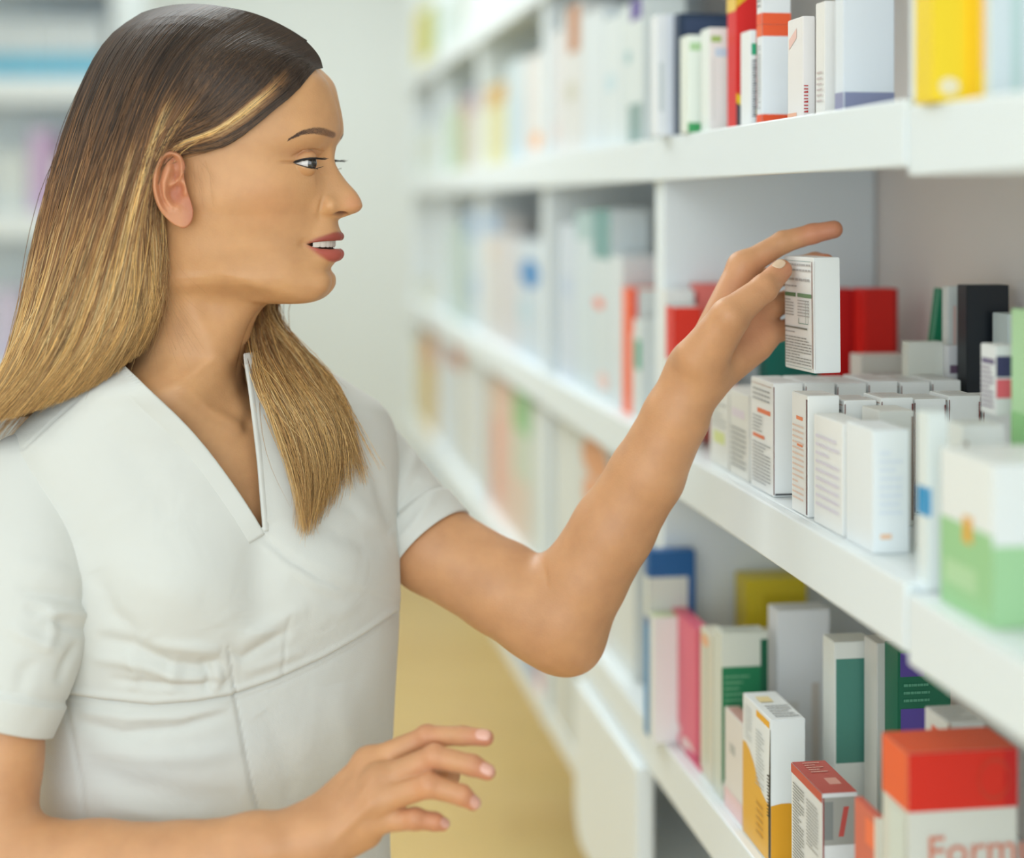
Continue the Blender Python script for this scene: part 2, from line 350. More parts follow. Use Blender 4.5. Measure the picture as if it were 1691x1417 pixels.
_o = px('medicine_box', 'white carton with an orange foot band, upper of the stacked pair', UP, 0.010, 1259, 1249, 1306, -70, (236, 238, 240), [('r', 'N', 0, 1, .0, .17, (242, 94, 48)), ('r', 'F', 0, 1, .0, .17, (242, 94, 48)), ('l', 'F', .1, .8, .25, .9, 9, (120, 120, 120))], dz=(VH - 41) / FPX * depth(s_at(1259, .010), .010) - UP + .0003)
px('tall_box', 'white carton with tiny red letters right of the stacked pair', UP, 0.008, 1326, 1300, 1346, 27, (238, 234, 232), [('vb', 'N', .05, .4, .05, .34, 9, (190, 60, 60)), ('r', 'F', .0, .6, .0, .06, (240, 180, 150)), ('p', 'F', [(.1, .7), (.6, .8), (.6, .9), (.1, .8)], (240, 200, 190))])
px('tall_box', 'white carton with a pink line, left of the lilac footed carton', UP, 0.008, 1362, 1346, 1388, 2, (236, 234, 230), [('r', 'N', .84, .93, .02, .98, (214, 184, 170)), ('l', 'F', .2, .8, .1, .4, 6, (206, 190, 190))])
px('tall_box', 'wide white carton with a slate blue foot band', UP, 0.010, 1393, 1378, 1477, -40, (228, 234, 240), [('r', 'N', .02, 1, .0, .145, (134, 140, 172)), ('r', 'F', .0, 1, .0, .145, (150, 150, 180))])
pxs('tall_box', 'yellow carton with a white round badge on the nearest bay', UP, -.345, 1541, 1603, -90, (246, 214, 40), [('o', 'N', .45, .10, .28, .055, (238, 230, 200))], dz=-.006)
pxs('tall_box', 'amber yellow carton beside the white badge carton', UP, -.35, 1604, 1632, -90, (248, 200, 24), [('r', 'N', .6, 1, .2, 1, (246, 180, 96))], dz=-.006)
pxs('tall_box', 'pale blue carton right of the amber yellow one', UP, -.36, 1636, 1712, -90, (222, 234, 238), [('r', 'N', .45, .7, .0, 1, (200, 224, 222))], dz=-.006)

# --- lower shelf, near part
pxs('tall_box', 'blue carton with a white band at the back of the lower shelf', LOW, .385, 1072, 1150, 912, (30, 96, 160), [('r', 'N', 0, .86, .0, .60, (44, 138, 196)), ('r', 'N', 0, .84, .64, .86, (222, 226, 220)), ('r', 'F', 0, 1, .0, .6, (44, 138, 196)), ('r', 'F', 0, 1, .64, .86, (222, 226, 220))], ds=.02)
pxs('tall_box', 'mustard yellow carton at the back of the lower shelf', LOW, .36, 1232, 1334, 958, (226, 204, 40), [('r', 'N', .3, .95, .78, .9, (208, 186, 12))], ds=.04)
pxs('medicine_box', 'white carton with a pale green top left of the pink one', LOW, .362, 1080, 1142, 1020, (236, 240, 238), [('r', 'T', 0, 1, 0, 1, (210, 224, 176))], ds=.020)
px('tall_box', 'pink carton with white blossoms on the lower shelf edge', LOW, 0.006, 1150, 1105, 1176, 1042, (230, 104, 128), [('o', 'F', .25, .12, .2, .05, (240, 200, 206)), ('o', 'F', .7, .06, .25, .06, (240, 210, 212)), ('o', 'F', .9, .02, .3, .05, (214, 50, 100)), ('r', 'F', 0, .1, 0, 1, (240, 150, 160)), ('r', 'N', .5, 1, 0, 1, (226, 220, 206))])
px('tall_box', 'cream carton with a grey line next to the pink carton', LOW, 0.006, 1176, 1156, 1206, 1052, (222, 218, 200), [('r', 'F', .5, .6, .1, .9, (180, 190, 172)), ('o', 'F', .4, .93, .3, .04, (236, 176, 130))])
px('tall_box', 'white and green carton with a striped green panel', LOW, 0.004, 1192, 1178, 1268, 1048, (216, 220, 208), [('r', 'N', 0, .86, .10, .80, (24, 122, 78)), ('r', 'N', .84, 1, .0, .96, (10, 92, 62)), ('l', 'N', .05, .60, .30, .76, 13, (110, 170, 130)), ('r', 'N', .03, .6, .0, .12, (216, 216, 204)), ('l', 'T', .1, .9, .1, .9, 4, (170, 176, 166))])
px('medicine_box', 'small white carton with a brownish top left of the yellow and white one', LOW, 0.004, 1226, 1196, 1250, 1198, (232, 226, 220), [('r', 'T', .1, 1, .05, .95, (206, 160, 150)), ('r', 'F', .3, .6, .6, .7, (190, 190, 186)), ('r', 'F', 0, 1, 0, .2, (240, 206, 206))])
YE = (226, 160, 30)
px('medicine_box', 'white medicine carton with a wavy amber yellow lower half', LOW, 0.002, 1273, 1226, 1330, 1190, (234, 238, 238),
   [('p', 'F', [(0, 0), (1, 0), (1, .40), (.85, .40), (.7, .43), (.55, .49), (.4, .58), (.25, .64), (.12, .665), (0, .66)], (232, 176, 64)), ('r', 'F', .5, .95, .93, .975, (240, 176, 40)),
    ('p', 'N', [(0, 0), (1, 0), (1, .36), (.8, .39), (.55, .42), (.3, .42), (.0, .405)], YE), ('p', 'F', [(.93, .0), (1, .0), (1, .93), (.985, .93), (.95, .6), (.925, .3)], (30, 34, 34)),
    ('l', 'F', .5, .8, .45, .85, 16, (186, 192, 192)), ('l', 'F', .1, .35, .7, .95, 10, (200, 204, 204)), ('l', 'T', .2, .9, .05, .5, 5, (160, 160, 158)), ('r', 'T', .2, .6, .6, .8, (236, 216, 160)),
    ('vb', 'F', .90, .97, .32, .62, 13, (20, 24, 28)), ('l', 'F', .5, .75, .1, .35, 5, (200, 150, 60)), ('r', 'N', .02, .985, .0, .004, DK)])
px('medicine_box', 'small carton with a brick red top and fine print side', LOW, 0.002, 1358, 1306, 1416, 1312, (228, 230, 230),
   [('r', 'T', 0, 1, 0, 1, (190, 84, 74)), ('l', 'T', .25, .75, .6, .95, 5, (226, 176, 160)), ('r', 'T', .45, .8, .25, .45, (222, 160, 146)), ('r', 'F', .0, 1, .93, 1, (200, 84, 70)), ('l', 'F', .08, .45, .05, .88, 34, (110, 116, 118)), ('l', 'F', .52, .9, .5, .86, 14, (150, 154, 156)),
    ('r', 'N', 0, 1, .62, .97, (160, 160, 154)), ('r', 'N', .0, .3, .66, .94, (130, 134, 132)), ('p', 'N', [(.45, .68), (.6, .68), (.75, .9), (.6, .9)], (190, 80, 74)), ('p', 'N', [(.2, .45), (.4, .5), (.9, .2), (.7, .15)], (150, 110, 114)), ('r', 'N', 0, .04, 0, .97, (150, 60, 54))])
px('medicine_box', 'coral carton wedged left of the large orange topped one', LOW, 0.004, 1448, 1410, 1462, 1352, (216, 110, 92), [('r', 'F', .5, .9, .8, .95, (246, 120, 80)), ('r', 'F', .9, 1, .0, 1, (232, 226, 210)), ('r', 'N', 0, 1, 0, 1, (232, 230, 216))])
big = px('large_box', 'large white box with a bright orange red lid at the bottom right', LOW, 0.004, 1500, 1456, 1680, 1246, (216, 216, 206),
   [('r', 'N', 0, 1, .79, 1, (218, 40, 18)), ('r', 'F', 0, 1, .79, 1, (240, 100, 56)), ('r', 'T', 0, 1, 0, 1, (236, 92, 50)), ('ring', 'N', .78, .895, .15, .075, .012, (206, 64, 40)), ('r', 'N', .88, 1, .793, 1, (200, 24, 20)), ('r', 'F', .3, .9, .0, .77, (214, 222, 214))])
def lettering(parent, text, size, loc, color, label=None, rot=(math.pi / 2, 0, 0)):
    cu = bpy.data.curves.new('lettering', 'FONT'); cu.body = text; cu.size = size; cu.extrude = 0.0001; cu.align_x = 'LEFT'; cu.resolution_u = 3
    o = bpy.data.objects.new('lettering', cu); COL.objects.link(o)
    dg = bpy.context.evaluated_depsgraph_get(); me = bpy.data.meshes.new_from_object(o.evaluated_get(dg))
    bpy.data.objects.remove(o)
    o = bpy.data.objects.new('lettering', me); COL.objects.link(o); me.materials.clear(); me.materials.append(card(color))
    o.parent = parent; o.location = loc; o.rotation_euler = rot
    if label: o['label'] = label
    return o
lettering(big, 'Formul', 0.030, (0.012, -0.0012, 0.112), (216, 130, 104), 'coral lettering')
pxs('clear_pack', 'pale carton with a slate teal label on the lower shelf', LOW, .055, 1378, 1446, 1062, (230, 232, 226), [('r', 'N', .04, .92, .42, .92, (78, 138, 124))])
pxs('tall_box', 'grey white carton behind the amber yellow one', LOW, .20, 1284, 1372, 1010, (232, 234, 234), [('r', 'N', .1, .4, .2, .5, (222, 220, 214)), ('r', 'N', .65, .8, .1, .6, (212, 204, 194))])
pxs('tall_box', 'pale carton right of the striped green one', LOW, .30, 1262, 1330, 1050, (228, 228, 222), [('r', 'N', .3, .6, .3, .7, (218, 212, 204))])
pxs('tall_box', 'slim grey carton left of the green and purple one', LOW, .02, 1448, 1482, 1064, (216, 214, 208), [('r', 'N', .9, 1, 0, 1, (232, 234, 230))])
pxs('tall_box', 'dark green carton with purple bands on the lower shelf', LOW, -.01, 1483, 1572, 1074, (12, 104, 74), [('r', 'N', .04, .5, .88, .985, (84, 64, 150)), ('r', 'N', .05, .75, .62, .74, (88, 70, 156)), ('o', 'N', .8, .64, .06, .04, (226, 226, 230)), ('l', 'N', .1, .6, .76, .86, 3, (90, 160, 130))])
px('medicine_box', 'white carton with a thin orange stripe behind the orange lidded box', LOW, 0.062, 1566, 1526, 1626, 1196, (230, 232, 230), [('r', 'F', .30, .92, .90, .95, (236, 92, 60)), ('l', 'T', .1, .9, .1, .9, 4, (206, 208, 204)), ('r', 'N', 0, .05, .3, 1, (170, 110, 70))])

# --- far part: a row per shelf read from far to near; every entry is one carton
def row(shelf, t, entries, group, level):
    order = {}
    for (uL, uR, vT, c, desc, marks) in entries:
        sa, sb = s_at(uR, t), s_at(uL, t)
        sb = min(sb, 3.126)
        for b in ((0.426,) if shelf in (MID, LOW) else ()) + (1.136, 1.846, 2.556):
            if sa < b + .019 and sb > b - .019:
                if b - .019 - sa > sb - b - .019: sb = b - .020
                else: sa = b + .020
        hz = (VH - vT) / FPX * depth(s_at(uR, t), t) - shelf
        nxt = {UP: TOP - .047, MID: UP - .047, LOW: MID - .048, BOT: LOW - .052, TOP: 9}[shelf]
        if sb - sa > .004: carton('pharmacy_box', desc + ' on the ' + level, sa, sb - sa - .0012, t, .05, shelf + .0004, min(hz, nxt - shelf), c, marks, group)
        continue
        px('pharmacy_box' if desc.find('bottle') < 0 else 'pharmacy_box', desc + ' on the ' + level, shelf, t, uR, uL, 0, vT, c, marks, dt=.10, group=group)
fT = lambda b0, c: ('r', 'F', 0, 1, b0, 1, c)
fL = lambda b1, c: ('r', 'F', 0, 1, 0, b1, c)
sp = lambda a, b, c, ra=.3, rb=.08: ('o', 'F', a, b, ra, rb, c)
row(UP, .012, [
    (688, 712, 212, (214, 222, 212), 'whitish carton nearest the white wall', []),
    (713, 738, 200, (212, 220, 208), 'whitish green carton second from the white wall', []),
    (739, 762, 176, (186, 206, 172), 'pale green carton', []),
    (763, 780, 158, (204, 192, 172), 'beige carton with a mauve top', [fT(.7, (196, 160, 150))]),
    (781, 797, 136, (214, 212, 204), 'grey carton with a purple top', [fT(.72, (128, 116, 160))]),
    (798, 836, 132, (218, 214, 168), 'cream yellow carton with an ochre top', [fT(.74, (206, 168, 96))]),
    (837, 864, 92, (206, 220, 226), 'pale blue carton', [fL(.6, (200, 218, 228))]),
    (865, 896, 84, (226, 224, 222), 'white carton with a small orange spot', [sp(.7, .18, (244, 186, 140))]),
    (897, 930, 48, (228, 226, 226), 'plain white carton left of the brown strip carton', [sp(.3, .2, (232, 216, 212))]),
    (931, 962, 0, (224, 224, 222), 'tall white carton with a brown orange strip', [('r', 'F', .25, .85, .68, 1, (190, 128, 84)), sp(.4, .42, (208, 206, 192))]),
    (963, 996, 10, (222, 230, 234), 'tall white carton right of the brown strip carton', []),
    (997, 1026, 22, (224, 232, 234), 'whitish carton with a pale blue spot', [sp(.4, .5, (204, 224, 232))]),
    (1027, 1062, -6, (222, 230, 230), 'white carton with a purple top and grey green foot', [('r', 'F', .4, .95, .86, 1, (104, 88, 160)), ('r', 'F', .3, .95, .0, .28, (146, 170, 168)), sp(.3, .62, (170, 200, 204), .15, .05)]),
    ], 'blurred cartons on the far upper shelf', 'far upper shelf')
row(MID, .012, [
    (690, 716, 470, (216, 220, 208), 'whitish carton nearest the white wall', []),
    (717, 742, 400, (208, 210, 186), 'pale olive carton', []),
    (743, 768, 372, (190, 208, 200), 'sage green carton', []),
    (769, 800, 348, (196, 212, 220), 'pale blue carton with a periwinkle top', [fT(.75, (150, 176, 208)), sp(.6, .35, (160, 186, 214), .3, .12)]),
    (801, 826, 356, (216, 214, 212), 'white carton with a faded blue top', [fT(.85, (158, 182, 210)), sp(.5, .7, (222, 206, 190))]),
    (827, 854, 392, (214, 212, 214), 'pinkish white carton', []),
    (855, 892, 400, (206, 218, 228), 'white carton with a vivid blue spot', [sp(.55, .72, (44, 130, 196), .42, .12), sp(.3, .4, (190, 214, 226), .3, .1)]),
    (893, 922, 360, (212, 222, 234), 'icy blue white carton', []),
    (923, 950, 372, (210, 220, 232), 'icy white carton left of the teal topped one', [sp(.5, .6, (196, 210, 230))]),
    (951, 978, 350, (214, 226, 232), 'white carton with a pale teal top', [fT(.84, (178, 204, 206))]),
    (979, 1008, 346, (216, 226, 230), 'white carton with a dull teal top', [fT(.74, (120, 164, 164)), ('o', 'F', .35, .5, .3, .03, (244, 140, 120)), sp(.6, .1, (238, 206, 200), .3, .05)]),
    (1009, 1027, 424, (222, 230, 234), 'slim white carton beside the orange red one', []),
    (1028, 1044, 478, (250, 112, 66), 'orange red narrow carton with a red end', [('r', 'N', 0, .2, .62, 1, (228, 44, 26)), ('r', 'N', 0, 1, 0, 1, (228, 232, 230), .0002), ('r', 'N', 0, .13, .66, 1, (228, 44, 26), .0006)]),
    (1046, 1058, 530, (224, 230, 228), 'slim white carton with a green patch', [('r', 'F', .2, 1, .5, .8, (60, 160, 120))]),
    ], 'blurred cartons on the far middle shelf', 'far middle shelf')
row(LOW, .012, [
    (672, 700, 560, (214, 206, 160), 'pale yellow carton nearest the white wall', []),
    (701, 742, 548, (214, 178, 84), 'golden yellow carton with an orange brown top', [fT(.62, (212, 138, 66)), ('r', 'F', 0, 1, .88, 1, (170, 104, 50))]),
    (743, 776, 580, (218, 222, 220), 'whitish carton right of the golden yellow one', [('r', 'F', 0, .7, .8, 1, (206, 130, 84))]),
    (777, 806, 610, (222, 224, 220), 'white carton in the blur', []),
    (807, 846, 640, (228, 196, 178), 'salmon pink carton', [('r', 'F', .2, .5, .1, .7, (232, 170, 158)), ('r', 'F', 0, .18, .1, 1, (220, 206, 170))]),
    (847, 876, 646, (206, 214, 196), 'pale carton with a green top', [fT(.70, (150, 198, 140)), ('r', 'F', 0, 1, .0, .4, (224, 206, 190))]),
    (877, 915, 690, (218, 224, 220), 'white carton right of the green topped one', []),
    (916, 960, 712, (222, 226, 222), 'white carton behind the forearm edge', []),
    (961, 1004, 742, (224, 216, 208), 'white carton with an orange brown spot', [('o', 'F', .5, .9, .5, .1, (226, 160, 110)), ('o', 'F', .4, .7, .3, .1, (234, 160, 104))]),
    (1005, 1048, 905, (222, 226, 224), 'white carton under the elbow', []),
    ], 'blurred cartons on the far lower shelf', 'far lower shelf')
row(BOT, .006, [
    (815, 838, 1000, (212, 214, 170), 'pale yellow green carton', []),
    (839, 868, 1016, (214, 222, 226), 'white carton with a slate blue foot', [fL(.3, (150, 170, 200))]),
    (869, 886, 1040, (206, 212, 228), 'pale blue carton with a grey blue foot', [fL(.4, (140, 160, 190))]),
    (887, 912, 1060, (236, 200, 204), 'pale pink carton', [fL(.3, (232, 170, 180))]),
    (913, 938, 1082, (216, 220, 216), 'grey white carton', []),
    (939, 958, 1110, (206, 214, 214), 'grey carton', []),
    (959, 972, 1130, (170, 150, 70), 'olive brown narrow carton', []),
    ], 'blurred cartons on the far bottom shelf', 'far bottom shelf')
row(TOP, .012, [
    (678, 706, 8, (222, 206, 40), 'lemon yellow carton', []),
    (707, 730, -10, (158, 184, 90), 'yellow green carton', []),
    (731, 760, -20, (206, 220, 214), 'whitish green carton', []),
    (761, 800, -60, (220, 226, 224), 'white carton', []),
    ], 'blurred cartons on the far top shelf', 'far top shelf')

# --- display shelving in the far left distance
def ZP(v, y): return EYE + (VH - v) / FPX * y
def XP(u, y): return (u - UC) / FPX * y
YD = 4.9
r = empty('display_shelving', (XP(-60, YD), YD, 0), 'white shelving with blue packs, far left behind the woman', 'shelf')
def dbox(name, x0, x1, y0, y1, z0, z1, m, parent=None):
    vs = [(x0, y0, z0), (x1, y0, z0), (x1, y1, z0), (x0, y1, z0), (x0, y0, z1), (x1, y0, z1), (x1, y1, z1), (x0, y1, z1)]
    if parent is not None:
        l = parent.location; vs = [(a - l.x, b - l.y, c - l.z) for a, b, c in vs]
    return link_mesh(name, vs, CUBE_F, m, parent)
xl, xr = XP(-420, YD), XP(196, YD)
for x in (xl, xr - .018): dbox('side_panel', x, x + .018, YD, YD + .35, 0.001, 2.3, WHITE_LAM, r)
dbox('back_panel', xl, xr, YD + .351, YD + .36, 0.001, 2.3, WHITE_LAM, r)
for v in (-60, 128, 352, 600, 860, 1110):
    z = ZP(v, YD); dbox('shelf_board', xl + .0185, xr - .0185, YD - .005, YD + .35, z - .07, z, WHITE_LAM, r)
names = ['leftmost', 'second', 'third', 'fourth', 'rightmost']
for i in range(5):
    u0 = -30 + i * 40
    o = dbox('blue_pack', XP(u0, YD), XP(u0 + 37, YD), YD + .04, YD + .2, ZP(127.5, YD), ZP(30, YD), [card((196, 216, 228)), card((104, 184, 214))])
    z0, z1 = ZP(127.5, YD), ZP(30, YD)
    me = o.data; me.materials.clear(); me.materials.append(card((214, 224, 230))); me.materials.append(card((110, 190, 218)))
    bm = bmesh.new(); bm.from_mesh(me); bmesh.ops.bisect_plane(bm, geom=bm.verts[:] + bm.edges[:] + bm.faces[:], plane_co=(0, 0, z0 + (z1 - z0) * .42), plane_no=(0, 0, 1))
    for f in bm.faces: f.material_index = 1 if f.calc_center_median().z < z0 + (z1 - z0) * .42 else 0
    bm.to_mesh(me); bm.free()
    tag(o, 'blurred white and blue pack in the far left, %s of the blue row' % names[i], 'pack', 'blue packs on the far left shelving')
for i, (u0, u1, v0, c, lb) in enumerate(((-20, 40, 250, (214, 222, 222), 'pale grey pack left of the lilac one in the far left'), (44, 78, 215, (206, 178, 216), 'lilac pack in the far left'), (84, 120, 262, (216, 224, 218), 'whitish pack right of the lilac one'),
     (-20, 30, 480, (206, 200, 224), 'pale violet pack in the far left, partly behind her hair'), (34, 70, 500, (216, 220, 220), 'pale pack beside her hair on the third far shelf'))):
    vb = 351.5 if v0 < 352 else 599.5
    tag(dbox('pack', XP(u0, YD), XP(u1, YD), YD + .04, YD + .2, ZP(vb, YD), ZP(v0, YD), card(c)), lb, 'pack')
# ------------------------------------------------------------------ numeric mesh tools
def fast_mesh(name, V, Q, mats, parent=None, smooth=True, colors=None):
    """V (n,3) float, Q (m,k) int faces of equal size (or list of such arrays)"""
    Qs = Q if isinstance(Q, list) else [Q]
    me = bpy.data.meshes.new(name)
    me.vertices.add(len(V)); me.vertices.foreach_set('co', np.ascontiguousarray(V, dtype=np.float32).ravel())
    loops = np.concatenate([q.ravel() for q in Qs]).astype(np.int32)
    tot = np.concatenate([np.full(len(q), q.shape[1], dtype=np.int32) for q in Qs])
    start = np.concatenate([[0], np.cumsum(tot)[:-1]]).astype(np.int32)
    me.loops.add(len(loops)); me.loops.foreach_set('vertex_index', loops)
    me.polygons.add(len(tot)); me.polygons.foreach_set('loop_start', start)
    try: me.polygons.foreach_set('loop_total', tot)
    except Exception: pass
    me.polygons.foreach_set('use_smooth', np.full(len(tot), smooth))
    for m in (mats if isinstance(mats, (list, tuple)) else [mats]): me.materials.append(m)
    me.update(calc_edges=True); me.validate()
    if colors is not None:
        ca = me.color_attributes.new('tint', 'FLOAT_COLOR', 'POINT')
        c4 = np.ones((len(V), 4), dtype=np.float32); c4[:, :3] = colors
        ca.data.foreach_set('color', c4.ravel())
    o = bpy.data.objects.new(name, me); COL.objects.link(o)
    if parent: o.parent = parent
    return o
def lin3(c): return np.array([lin(v) for v in c[:3]])
def sstep(x, a, b): t = np.clip((x - a) / (b - a), 0, 1); return t * t * (3 - 2 * t)
def hermite(P, tp, tq):
    """interpolate rows of P (n,...) at parameters tp to tq, C1, nonuniform"""
    n = len(P); sh = (n,) + (1,) * (P.ndim - 1)
    d = (P[1:] - P[:-1]) / np.diff(tp).reshape((n - 1,) + (1,) * (P.ndim - 1))
    m = np.empty_like(P); m[0] = d[0]; m[-1] = d[-1]
    h = np.diff(tp).reshape((n - 1,) + (1,) * (P.ndim - 1))
    m[1:-1] = (d[:-1] * h[1:] + d[1:] * h[:-1]) / (h[1:] + h[:-1])
    i = np.clip(np.searchsorted(tp, tq, side='right') - 1, 0, n - 2)
    hh = (tp[i + 1] - tp[i]); u = ((tq - tp[i]) / hh); r = (len(tq),) + (1,) * (P.ndim - 1)
    u = u.reshape(r); hh = hh.reshape(r)
    return (2*u**3 - 3*u**2 + 1) * P[i] + (u**3 - 2*u**2 + u) * hh * m[i] + (-2*u**3 + 3*u**2) * P[i+1] + (u**3 - u**2) * hh * m[i+1]
def cparam(P):   # centripetal-ish parameter from mean spacing of rows
    d = np.sqrt(((P[1:] - P[:-1]) ** 2).sum(-1)); d = d.reshape(len(d), -1).mean(1)
    return np.concatenate([[0], np.cumsum(np.maximum(d, 1e-5) ** 0.6)])
def refine(tp, k): return np.concatenate([np.linspace(tp[i], tp[i + 1], k[i], endpoint=False) for i in range(len(tp) - 1)] + [[tp[-1]]])
def loft(R, kr, kc):
    """R (rows, cols, 3), closed in columns. kr: list of subdivisions per row gap, kc per column gap -> fine grid"""
    tp = cparam(R); G = hermite(R, tp, refine(tp, kr))
    Gt = np.swapaxes(G, 0, 1); C = len(Gt)
    Pad = np.concatenate([Gt[-2:], Gt, Gt[:3]]); tpc = cparam(Pad)
    tq = refine(tpc[2:2 + C + 1], kc)[:-1]
    return np.swapaxes(hermite(Pad, tpc, tq), 0, 1)
def grid_faces(nr, nc, closed=True, off=0, flip=False):
    i = np.arange(nr - 1)[:, None]; j = np.arange(nc if closed else nc - 1)[None, :]; j2 = (j + 1) % nc
    q = np.stack([i * nc + j, i * nc + j2, (i + 1) * nc + j2, (i + 1) * nc + j], -1).reshape(-1, 4) + off
    return q[:, ::-1] if flip else q
def grid_normals(G, closed=True):
    if closed: dc = np.roll(G, -1, 1) - np.roll(G, 1, 1)
    else: dc = np.gradient(G, axis=1)
    dr = np.gradient(G, axis=0)
    n = np.cross(dc, dr); return n / (np.linalg.norm(n, axis=-1, keepdims=True) + 1e-12)
def P3(u, v, Y): return np.stack([(np.asarray(u, float) - UC) / FPX * Y, np.asarray(Y, float) + 0 * np.asarray(u, float), EYE + (VH - np.asarray(v, float)) / FPX * Y], -1)
def to_uv(V): return UC + FPX * V[..., 0] / V[..., 1], VH - FPX * (V[..., 2] - EYE) / V[..., 1]
def seg_dist(u, v, pts):
    """distance of points to a polyline and signed side (+ = right of travel direction / below)"""
    best = np.full(u.shape, 1e9); side = np.zeros(u.shape); par = np.zeros(u.shape); n = len(pts) - 1
    for i in range(n):
        ax, ay = pts[i][:2]; bx, by = pts[i + 1][:2]; dx, dy = bx - ax, by - ay; L2 = dx * dx + dy * dy
        t = np.clip(((u - ax) * dx + (v - ay) * dy) / L2, 0, 1); d = np.hypot(u - ax - t * dx, v - ay - t * dy)
        m = d < best; best[m] = d[m]; side[m] = np.sign(dx * (v - ay) - dy * (u - ax))[m]; par[m] = ((i + t) / n)[m]
    return best, side, par

# ------------------------------------------------------------------ skin
def skin_material():
    m = bpy.data.materials.new('skin'); m.use_nodes = True; nt = m.node_tree; b = nt.nodes['Principled BSDF']
    at = nt.nodes.new('ShaderNodeVertexColor'); at.layer_name = 'tint'
    tc = nt.nodes.new('ShaderNodeTexCoord')
    n = nt.nodes.new('ShaderNodeTexNoise'); n.inputs['Scale'].default_value = 38; n.inputs['Detail'].default_value = 5
    cr = nt.nodes.new('ShaderNodeValToRGB'); cr.color_ramp.elements[0].color = (0.90, 0.86, 0.84, 1); cr.color_ramp.elements[1].color = (1.05, 1.03, 1.0, 1)
    cr.color_ramp.elements[0].position = .3; cr.color_ramp.elements[1].position = .7
    mx = nt.nodes.new('ShaderNodeMix'); mx.data_type = 'RGBA'; mx.blend_type = 'MULTIPLY'; mx.inputs['Factor'].default_value = 1
    nt.links.new(tc.outputs['Object'], n.inputs['Vector']); nt.links.new(n.outputs['Fac'], cr.inputs['Fac'])
    nt.links.new(at.outputs['Color'], mx.inputs['A']); nt.links.new(cr.outputs['Color'], mx.inputs['B'])
    nt.links.new(mx.outputs['Result'], b.inputs['Base Color'])
    n2 = nt.nodes.new('ShaderNodeTexNoise'); n2.inputs['Scale'].default_value = 900; n2.inputs['Detail'].default_value = 3
    bp = nt.nodes.new('ShaderNodeBump'); bp.inputs['Strength'].default_value = 0.12; bp.inputs['Distance'].default_value = 0.0006
    nt.links.new(tc.outputs['Object'], n2.inputs['Vector']); nt.links.new(n2.outputs['Fac'], bp.inputs['Height'])
    n3 = nt.nodes.new('ShaderNodeTexVoronoi'); n3.inputs['Scale'].default_value = 520; b3 = nt.nodes.new('ShaderNodeBump'); b3.inputs['Strength'].default_value = 0.10; b3.inputs['Distance'].default_value = 0.0008
    nt.links.new(tc.outputs['Object'], n3.inputs['Vector']); nt.links.new(n3.outputs['Distance'], b3.inputs['Height']); nt.links.new(bp.outputs['Normal'], b3.inputs['Normal']); nt.links.new(b3.outputs['Normal'], b.inputs['Normal'])
    b.inputs['Roughness'].default_value = 0.46; b.inputs['Specular IOR Level'].default_value = 0.4
    b.inputs['Subsurface Weight'].default_value = 0.22; b.inputs['Subsurface Radius'].default_value = (1.0, 0.4, 0.22); b.inputs['Subsurface Scale'].default_value = 0.006
    return m
SKINM = skin_material()
SKIN = lin3((206, 157, 111))

# ------------------------------------------------------------------ head: control rings read from front midline (column 0) to back midline (column 10)
YH, TH, U0 = 1.42, math.radians(7), 380.0
HS = FPX / YH
HX0 = (U0 - UC) / FPX * YH
def head_world(u, v, w, mirror=None):
    """authored point as seen from the camera side (u, v) with w px off the mid plane -> world; mirror flips to her far side"""
    wl = np.abs(w) / HS; k = (u - UC) / FPX; c, s = math.cos(TH), math.sin(TH)
    xl = (k * YH - k * c * wl - HX0 + s * wl) / (c + k * s)
    Y = YH - s * xl - c * wl; z = EYE + (VH - v) / FPX * Y
    sg = np.sign(w) if mirror is None else mirror
    sg = np.where(w == 0, 1, sg)
    X = HX0 + c * xl - s * wl * sg; Y2 = YH - s * xl - c * wl * sg
    return np.stack([X, Y2, z], -1)
FR = np.array([0, .1, .22, .42, .65, .86, 1.0])
def back4(u6, w6, ub, v6, vb):
    return [(u6 - (u6 - ub) * math.sin(p), v6 + (vb - v6) * math.sin(p), w6 * math.cos(p)) for p in (math.pi / 8, math.pi / 4, 3 * math.pi / 8, math.pi / 2)]
def crown(v, uf, ub, Wd, uc=None, p=2.3, vb=None):
    uc = uc or (uf + ub) / 2 - 10
    r = [(uc + (uf - uc) * (1 - f ** p) ** (1 / p), v, Wd * f) for f in FR]
    return r + back4(r[6][0], r[6][2], ub, v, vb or v)
def face(v, cols, u6, w6, ub, vb=None):
    return [(u, vv if vv else v, w) for (u, w, *r) in cols for vv in [r[0] if r else None]] + [(u6, vb or v, w6)] + back4(u6, w6, ub, vb or v, vb or v)
